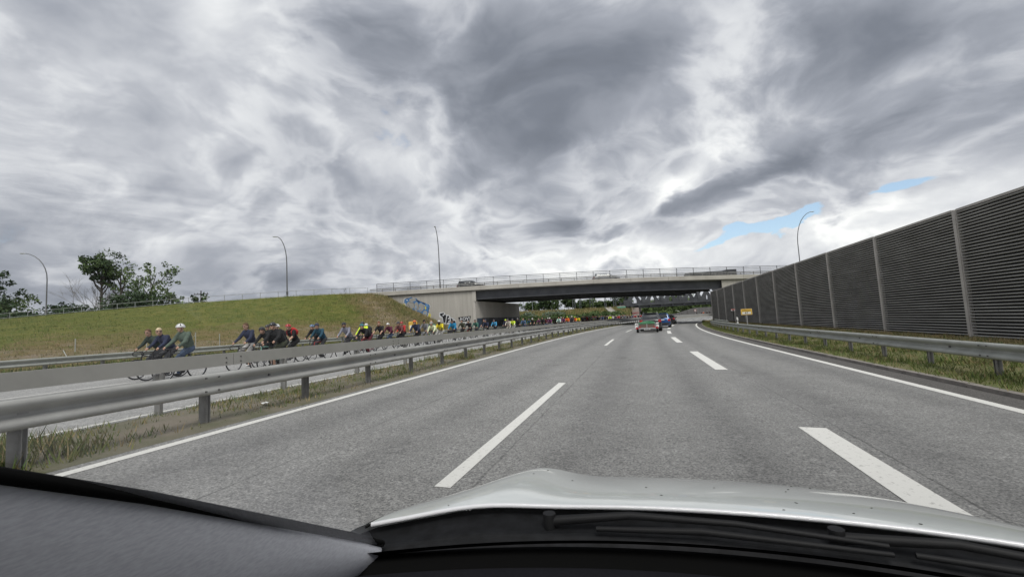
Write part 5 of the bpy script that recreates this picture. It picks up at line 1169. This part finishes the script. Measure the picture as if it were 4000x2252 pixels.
go(1356,21.6,'bearded rider in lilac grey shirt with black helmet','the bearded rider in lilac grey','flat','grey',jacket='lilac',trousers='charcoal',pose='mid',helmet='black',beard='brown',glasses=True,turn=.45)
go(1420,25.0,'rider in fluorescent yellow-green jacket with black helmet','the rider in fluorescent jacket','flat',jacket='hiviz',trousers='black',pose='up',bulk=1.16,helmet='black',extra='basket')
go(1440,28.0,'rider in black with white helmet and dark backpack behind the fluorescent jacket','the rider with dark backpack','flat',jacket='black',trousers='jeans',pose='mid',helmet='white',pack='charcoal',ph=1,bulk=1.07)
go(1432,21.4,'rider with grey hair under a teal helmet in black jacket','the rider with teal helmet','flat','red',jacket='black',trousers='wine',pose='low',helmet='tealh',hair='lgrey',turn=.45,ph=1)
go(1484,27.2,'woman with loose red hair in a black dress','the woman in black dress','flat',jacket='black',trousers='black',pose='up',hair='redh',longhair=True,sleeve='bare',turn=.45)
go(1523,30.5,'rider in maroon sweater, jeans and white helmet','the rider in maroon sweater','flat',jacket='maroon',trousers='jeans',pose='mid',helmet='white')
go(1564,27.6,'rider in red checked shirt with dark helmet and panniers','the rider in checked shirt','flat',jacket='checked',trousers='black',pose='mid',helmet='charcoal',glasses=True,turn=.45,extra='pannier_l',ph=1)
go(1572,31.5,'rider in red jacket with red helmet behind the checked shirt','the rider in red jacket','flat',jacket='red',trousers='black',pose='up',helmet='red')
go(1628,26.0,'rider in navy top with bright orange helmet and sunglasses','the orange-helmeted rider','flat',jacket='navy',trousers='black',pose='mid',helmet='orange',glasses=True,turn=.45,bulk=1.07)
go(1660,29.3,'rider in grey sweater with black cap and sunglasses','the rider in grey sweater','flat','grey',jacket='grey',trousers='grey',pose='up',cap='black',hair='black',glasses=True,ph=1)
go(1688,33.0,'bald rider in green vest with pale mint sleeves','the bald rider in green vest','flat','green',jacket='sgreen',sleeve='mint',trousers='charcoal',pose='up',hair='none',beard='brown',turn=.45)
go(1696,28.0,'rider in pale yellow-grey top with silver helmet bent low','the rider bent low in pale top','flat',jacket='pale',trousers='lgrey',pose='low',helmet='lgrey',ph=1)
go(1722,31.0,'rider in bright yellow shirt with white helmet and long dark hair','the rider in bright yellow shirt','flat',jacket='yellow',sleeve='black',trousers='lgrey',pose='mid',helmet='white',hair='black',longhair=True,skin=2,turn=.45)
go(1772,32.0,'rider in bright blue hooded jacket with black cap','the rider in bright blue jacket','flat',jacket='blue',trousers='charcoal',pose='mid',bulk=1.16,cap='black',turn=.45,extra='basket',ph=1)
go(1806,39.0,'slim rider in black with dark hair under the AOV lettering','the slim rider in black','flat',jacket='olive',trousers='black',pose='up',hair='black')
go(1834,38.0,'rider in black jacket with grey cap next to the abutment edge','the rider with grey cap','flat','red',jacket='black',trousers='black',pose='mid',cap='lgrey',hair='black',ph=1)
go(1861,38.5,'rider in muted green sweater with dark hair and sunglasses','the rider in muted green sweater','flat',jacket='sgreen',trousers='charcoal',pose='mid',hair='black',glasses=True,turn=.45)
go(1893,46.0,'bare-armed rider in black shirt before the dark mural','the bare-armed rider','flat',jacket='black',sleeve='bare',trousers='charcoal',shin='bare',pose='up',hair='redh')
go(1901,41.0,'rider in dark navy coat with navy helmet before the blue mural','the rider in dark navy coat','flat','white',jacket='navy',trousers='black',pose='mid',helmet='navy',ph=1)
go(1934,44.0,'rider in sky blue jacket with grey cap before the mural','the rider in sky blue jacket','flat',jacket='lblue',trousers='black',shin='bare',pose='mid',cap='steel',hair='brown',turn=.45)
go(1979,49.0,'rider in navy with fluorescent yellow helmet','the fluorescent-helmeted rider in navy','flat',jacket='navy',trousers='black',pose='mid',helmet='hiviz')
go(1988,46.0,'rider in beige jacket with dark helmet','the rider in beige jacket','flat',jacket='beige',trousers='beige',pose='mid',helmet='charcoal',turn=.45,ph=1)
go(2006,47.0,'rider in fluorescent vest over white sleeves with dark helmet','the rider in fluorescent vest','flat',jacket='hiviz',sleeve='white',trousers='lgrey',pose='mid',helmet='charcoal')
go(2025,50.0,'rider in black coat with grey helmet at the mural end','the rider in black coat','flat',jacket='black',trousers='black',pose='up',helmet='grey',turn=.45,ph=1)
go(2048,48.0,'rider in steel blue jacket with short brown hair','the rider in steel blue jacket','flat',jacket='steel',trousers='jeans',pose='mid',hair='brown',bulk=1.16)
go(2070,56.0,'rider in teal top with dark helmet just past the abutment','the rider in teal top','flat',jacket='teal',trousers='black',pose='mid',helmet='navy')
go(2084,54.0,'rider in black with plain white helmet just past the abutment','the rider in black with plain white helmet','flat',jacket='black',sleeve='bare',trousers='black',pose='mid',helmet='white',turn=.45,ph=1)
go(2108,57.0,'rider in purple jacket with dark hair','the rider in purple jacket','flat',jacket='purple',trousers='charcoal',pose='mid',hair='brown')
go(2121,55.0,'broad rider in black jacket beside the purple one','the broad rider in black','flat',jacket='black',trousers='black',pose='up',bulk=1.16,hair='black',turn=.45,ph=1)
# the dense pack farther back
spec=[(2132,60,'wine','black'),(2141,66,'charcoal','white'),(2149,58,'purple','white'),(2163,70,'olive','olive'),(2172,72,'olive','black'),(2184,58,'mint',None),(2193,66,'purple','white'),(2203,60,'purple',None),(2217,63,'orange','hiviz'),(2230,66,'charcoal','black'),(2235,61,'charcoal','white'),(2247,64,'orange','hiviz'),(2260,66,'yellow','charcoal'),(2274,76,'olive','hiviz')]
rnd=random.Random(4); cols=['black','charcoal','navy','black','grey','olive','charcoal','purple','red','steel','beige','hiviz','black','teal','white']; hel=['black','white','charcoal','hiviz','grey','red',None,None]
x=2282.
while x<2470:
    for _ in range(2 if x<2400 else 3): spec.append((x+rnd.uniform(-4,4),np.interp(x,[2280,2380,2470],[74,98,128])+rnd.uniform(-7,14),rnd.choice(cols),rnd.choice(hel)))
    x+=rnd.uniform(4.5,7)
for x in (2345,2352,2361,2372,2384): spec.append((x,rnd.uniform(84,104),'hiviz',rnd.choice(['white','hiviz'])))
for x in (2474,2484,2496,2505,2512): spec.append((x,rnd.uniform(118,138),rnd.choice(['white','white','black','red']),'white'))
CN=dict(hiviz='fluorescent yellow',lblue='light blue',sgreen='green',wine='dark red')
for i,(x,d,j,h) in enumerate(spec):
    v=ray(x,1250); p=EYE+v*d; s_,u_=su_of(p[0],p[1]); u_=max(-21.8,min(-9.6,u_)); q=P(s_,u_,OZ); rz=math.pi-RD(s_)+rnd.uniform(-.08,.08); ph=i%2
    jn=CN.get(j,j); hn=('%s helmet'%CN.get(h,h)) if h else 'bare head'; lab='cyclist in %s top with %s in the pack between the bridges'%(jn,hn)
    bicycle(q,rz,'bicycle of %s-clad cyclist with %s in the pack between the bridges'%(jn,hn),'bicycles in the dense pack',rnd.choice(['black','grey','white','blue']),'flat',ph)
    rider(q,rz,lab,'cyclists in the dense pack',j,rnd.choice(['black','charcoal','jeans']),'black',rnd.choice(['up','mid']),ph,1.,rnd.choice([0.,.45]),h,None if h else rnd.choice(['brown','black']))
for i in range(14):
    s_=186+i*3.6+rnd.uniform(-1,1); u_=rnd.uniform(-20,-11); q=P(s_,u_,OZ); rz=math.pi-RD(s_); j=['black','charcoal','black','navy','orange','black','white'][i%7]; h=['black','white','charcoal'][i%3]; jn=j
    bicycle(q,rz,'bicycle of a %s-clad cyclist with %s helmet in the distant curve'%(jn,h),'bicycles in the distant curve','black','flat',i%2)
    rider(q,rz,'cyclist in %s top with %s helmet in the distant curve beyond the truss bridge'%(jn,h),'cyclists in the distant curve',j,'black','black','mid',i%2,1.,0.,h)
# ------------------------------------------------------------------ the car the picture is taken from
EC=thing('white_car','white car in whose cabin the viewpoint sits, bonnet and dashboard showing','car',(0,0,0))
WPAINT=mat('paint_white',(.78,.815,.80),.30,0,var=.02,vscale=3,coat=1.0)
XC=.13
FRIT_=mat('gap_black',(.01,.01,.01),.9,spec=.1)
def hood_pt(t,v):     # t 0 left .. 1 right ; v 0 rear .. 1 front edge
    x=-.79+1.84*t; xn=(x-XC)/.92
    yr=1.115-.17*abs(xn)**2.2; yf=1.86-(.30 if xn<0 else .42)*abs(xn)**3.0
    y=yr+(yf-yr)*v
    z=.972-.040*abs(xn)**2.4-.175*v**1.35-.015*v
    for c,am in ((-.60,.052),(.60,.006)): z+=am*math.exp(-((xn-c)/.16)**2)*(.25+.9*v)*math.exp(-max(0,v-.85)*3)     # power domes over the wings
    e=max(0,abs(xn)-.86)/.14; z-=.10*e**2*(.4+.6*v)
    if v>.93: z-= ((v-.93)/.07)**2*.05
    return (x,y,z)
b=MB(); b.grid([[hood_pt(t,v) for t in np.linspace(0.055,.945,60)] for v in np.linspace(0,1,30)])
b.grid([[hood_pt(t,1) for t in np.linspace(0.055,.945,60)],[tuple(np.array(hood_pt(t,1))+np.array([0,.01,-.12])) for t in np.linspace(.055,.945,60)],[tuple(np.array(hood_pt(t,1))+np.array([0,.04,-.40])) for t in np.linspace(.055,.945,60)]])
b.build('bonnet',WPAINT,EC)
b=MB()
for t0 in (.051,.949): b.tube([tuple(np.array(hood_pt(t0,v))+np.array([0,0,-.006])) for v in np.linspace(0,1,24)],.0035,6)
b.build('shut_line',FRIT_,EC)
for sx,t0,t1,t2 in ((-1,.047,0.,-.012),(1,.953,1.,1.012)):
    b=MB(); rows=[]
    for v in np.linspace(-.12,1,26):
        r=[hood_pt(t,v) for t in np.linspace(t0,t1,6)]; e=r[-1]; r+= [(e[0]+sx*.02,e[1],e[2]-.05),(e[0]+sx*.05,e[1],e[2]-.2),(e[0]+sx*.05,e[1],e[2]-.5)]; rows.append(r)
    b.grid(rows,flip=(sx<0)); b.build('wing',WPAINT,EC)
    wheel_to(EC,XC+sx*.78,1.35,.33,.21)
b=MB(); b.box((XC,1.93,.42),(1.70,.12,.34)); b.build('front_bumper',WPAINT,EC)
# bonnet's rear edge rubber, cowl, wipers
b=MB(); b.tube([tuple(np.array(hood_pt(t,0))+np.array([0,-.006,-.003])) for t in np.linspace(.06,.94,40)],.006,6); b.build('bonnet_edge',mat('edge_white',(.80,.80,.82),.3,coat=1.),EC)
COWL=mat('cowl_plastic',(.009,.0095,.011),.7,spec=.2,var=.4,vscale=30)
b=MB(); rows=[]
for t in np.linspace(-.02,1.02,40):
    p=np.array(hood_pt(min(.99,max(.01,t)),0)); rows.append([tuple(p+np.array([0,.02,-.02])),tuple(p+np.array([0,-.015,-.030])),tuple(p+np.array([0,-.07,-.035])),tuple(p+np.array([0,-.085,-.040])),tuple(p+np.array([0,-.095,-.10]))])
b.grid(rows).build('cowl_panel',COWL,EC)
WIP=mat('wiper_black',(.010,.010,.011),.6,spec=.3)
def cw(t,back,up): p=np.array(hood_pt(t,0)); return tuple(p+np.array([0,-back,up-.03]))
for (t0,t1,lab) in ((.30,.66,0),(.62,.98,1)):
    b=MB(); b.tube([cw(t0,.050,.012),cw(t0+.10,.055,.030),cw(t0+.22,.060,.026),cw(t1,.075,.018)],[.012,.009,.007,.005],6); w=b.build('wiper_arm',WIP,EC)
    b=MB(); b.tube([cw(t0+.06,.080,.010),cw((t0+t1)/2,.085,.016),cw(t1,.09,.010)],[.006,.008,.005],6); b.build('wiper_blade',WIP,w)
    b=MB(); b.tube([cw(t0,.050,-.01),cw(t0,.050,.03)],.015,10); b.build('wiper_pivot',WIP,w)
# windscreen glass: thin clear pane
gl=bpy.data.materials.new('windscreen_glass'); gl.use_nodes=True; t=gl.node_tree; t.nodes.clear()
out=t.nodes.new('ShaderNodeOutputMaterial'); mx=t.nodes.new('ShaderNodeMixShader'); tr_=t.nodes.new('ShaderNodeBsdfTransparent'); gs=t.nodes.new('ShaderNodeBsdfGlossy'); fr_=t.nodes.new('ShaderNodeFresnel'); fr_.inputs[0].default_value=1.25
tr_.inputs[0].default_value=(.97,.985,.975,1); gs.inputs['Roughness'].default_value=.0; t.links.new(fr_.outputs[0],mx.inputs[0]); t.links.new(tr_.outputs[0],mx.inputs[1]); t.links.new(gs.outputs[0],mx.inputs[2]); t.links.new(mx.outputs[0],out.inputs[0])
def glass_pt(x,k):     # k 0 base .. 1 header
    xn=(x-XC)/.74; y=1.01-.135*xn*xn-1.10*k; z=.930+.012*(1-xn*xn)+.640*k+.02*math.sin(math.pi*k); return (x,y,z)
XS=np.linspace(-.60,.86,30)
b=MB(); b.grid([[glass_pt(x,k) for x in XS] for k in np.linspace(0,1,16)]); b.build('windscreen',gl,EC)
FRIT=mat('frit_black',(.003,.003,.003),.9,spec=.08)
b=MB(); b.grid([[tuple(np.array(glass_pt(x,k))+np.array([0,-.006,-.004])) for x in XS] for k in (0,.02,.035)]); b.build('frit_band',FRIT,EC)
# dashboard
DASH=mat('dash_fabric',(.009,.009,.0115),1.,spec=.1,var=.15,vscale=160)
b=MB(); rows=[]
for x in np.linspace(-.66,.92,40):
    xn=(x-XC)/.74; ye=1.0-.135*xn*xn
    rows.append([(x,ye-.055,.916),(x,ye-.07,.922),(x,ye-.16,.922),(x,ye-.30,.905),(x,ye-.42,.85),(x,ye-.46,.70),(x,ye-.42,.45)])
b.grid(rows).build('dashboard',DASH,EC)
b=MB(); b.grid([[(x,1.0-.135*((x-XC)/.74)**2+.006,.928),(x,1.0-.135*((x-XC)/.74)**2-.03,.924),(x,1.0-.135*((x-XC)/.74)**2-.058,.905)] for x in np.linspace(-.66,.92,40)]).build('defroster_strip',FRIT,EC)
# left pillar with fabric trim and its black seal
PIL=mat('pillar_fabric',(.33,.335,.365),.95,var=.10,vscale=330,stretch=(1,.25,1))
up=[(-.612,.915,.926),(-.606,.80,.996),(-.600,.60,1.112),(-.596,.40,1.228),(-.592,.27,1.298),(-.585,.05,1.415),(-.575,-.20,1.545)]
lo=[(-.628,.815,.895),(-.640,.70,.90),(-.668,.45,.945),(-.690,.24,1.02),(-.700,.10,1.09),(-.70,-.10,1.22),(-.69,-.35,1.38)]
b=MB(); rows=[]
for p,q in zip(up,lo):
    p=np.array(p);q=np.array(q); r=[]
    for k in np.linspace(0,1,9): r.append(tuple(p+(q-p)*k+np.array([.030*max(0,math.sin(math.pi*k))**.8,0,.012*math.sin(math.pi*k)])))
    rows.append(r)
b.grid(rows,flip=True); b.build('pillar_trim',PIL,EC)
b=MB(); b.tube([tuple(np.array(p)+np.array([.002,.004,.004])) for p in up],.0075,8); b.build('windscreen_seal',FRIT,EC)
b=MB(); b.grid([[tuple(np.array(p)+np.array([-.012,.0,-.012])),tuple(np.array(p)*.5+np.array(q)*.5+np.array([-.03,0,0])),tuple(np.array(q)+np.array([-.02,0,-.01]))] for p,q in zip(up,lo)]).build('left_pillar',WPAINT,EC)
b=MB(); b.tube([(.90,.90,.93),(.86,.45,1.21),(.80,-.10,1.55)],.05,8); b.build('right_pillar',WPAINT,EC)
# roof, headliner
ROOF=mat('headliner',(.30,.30,.30),.95)
b=MB(); b.grid([[(x,y,1.56+.06*math.sin(math.pi*(x+.62)/1.5)+.03*(-y-.16)) for x in np.linspace(-.62,.88,8)] for y in (-.16,-.5,-1.0,-1.5)]); b.build('headliner',ROOF,EC)
b=MB(); b.grid([[(x,y,1.60+.06*math.sin(math.pi*(x+.66)/1.58)+.03*(-y-.14)) for x in np.linspace(-.66,.92,8)] for y in (-.14,-.5,-1.0,-1.5)]); b.build('roof',WPAINT,EC)
# bugs and grit stuck on the bonnet
b=MB(); rg=random.Random(3)
for _ in range(26):
    p=hood_pt(rg.uniform(.1,.93),rg.uniform(.02,.8)); a=rg.uniform(-.5,.5); b.ell((p[0],p[1],p[2]+.001),(rg.uniform(.0015,.005),rg.uniform(.001,.002),.0008),0,6,3,Matrix.Rotation(a,3,'Z'))
b.build('dirt_specks',plain((.05,.05,.04)),EC,kind='stuff')

# flanks and tail of the car, behind the viewpoint
for sx in (-1,1):
    X=XC+sx*.90; b=MB(); rows=[]
    for y in np.linspace(.94,-2.9,14):
        k=.10*max(0,(-y-2.2)/.7)**2; rows.append([(X-sx*(.09+k),y,.985),(X-sx*k,y,.93),(X+sx*(.01-k),y,.70),(X-sx*(.01+k),y,.42),(X-sx*(.08+k),y,.30)])
    b.grid(rows,flip=(sx>0)); b.build('body_side',WPAINT,EC)
    wheel_to(EC,XC+sx*.78,-1.35,.33,.21)
    b=MB(); b.tube([(X-sx*.16,-1.15,.97),(X-sx*.27,-1.2,1.55)],.04,8); b.build('door_pillar',PLAS,EC)
    b=MB(); b.tube([(X-sx*.14,-2.6,.97),(X-sx*.30,-1.6,1.60)],.06,8); b.build('rear_pillar',WPAINT,EC)
b=MB(); b.grid([[(XC+x,-2.9-.12*math.cos(x*1.6),z) for x in np.linspace(-.82,.82,10)] for z in (.985,.7,.35)]); b.build('tailgate',WPAINT,EC)
b=MB(); b.grid([[(XC+x,y,.975) for x in np.linspace(-.80,.80,6)] for y in (-2.3,-3.0)]); b.build('parcel_shelf',PLAS,EC)
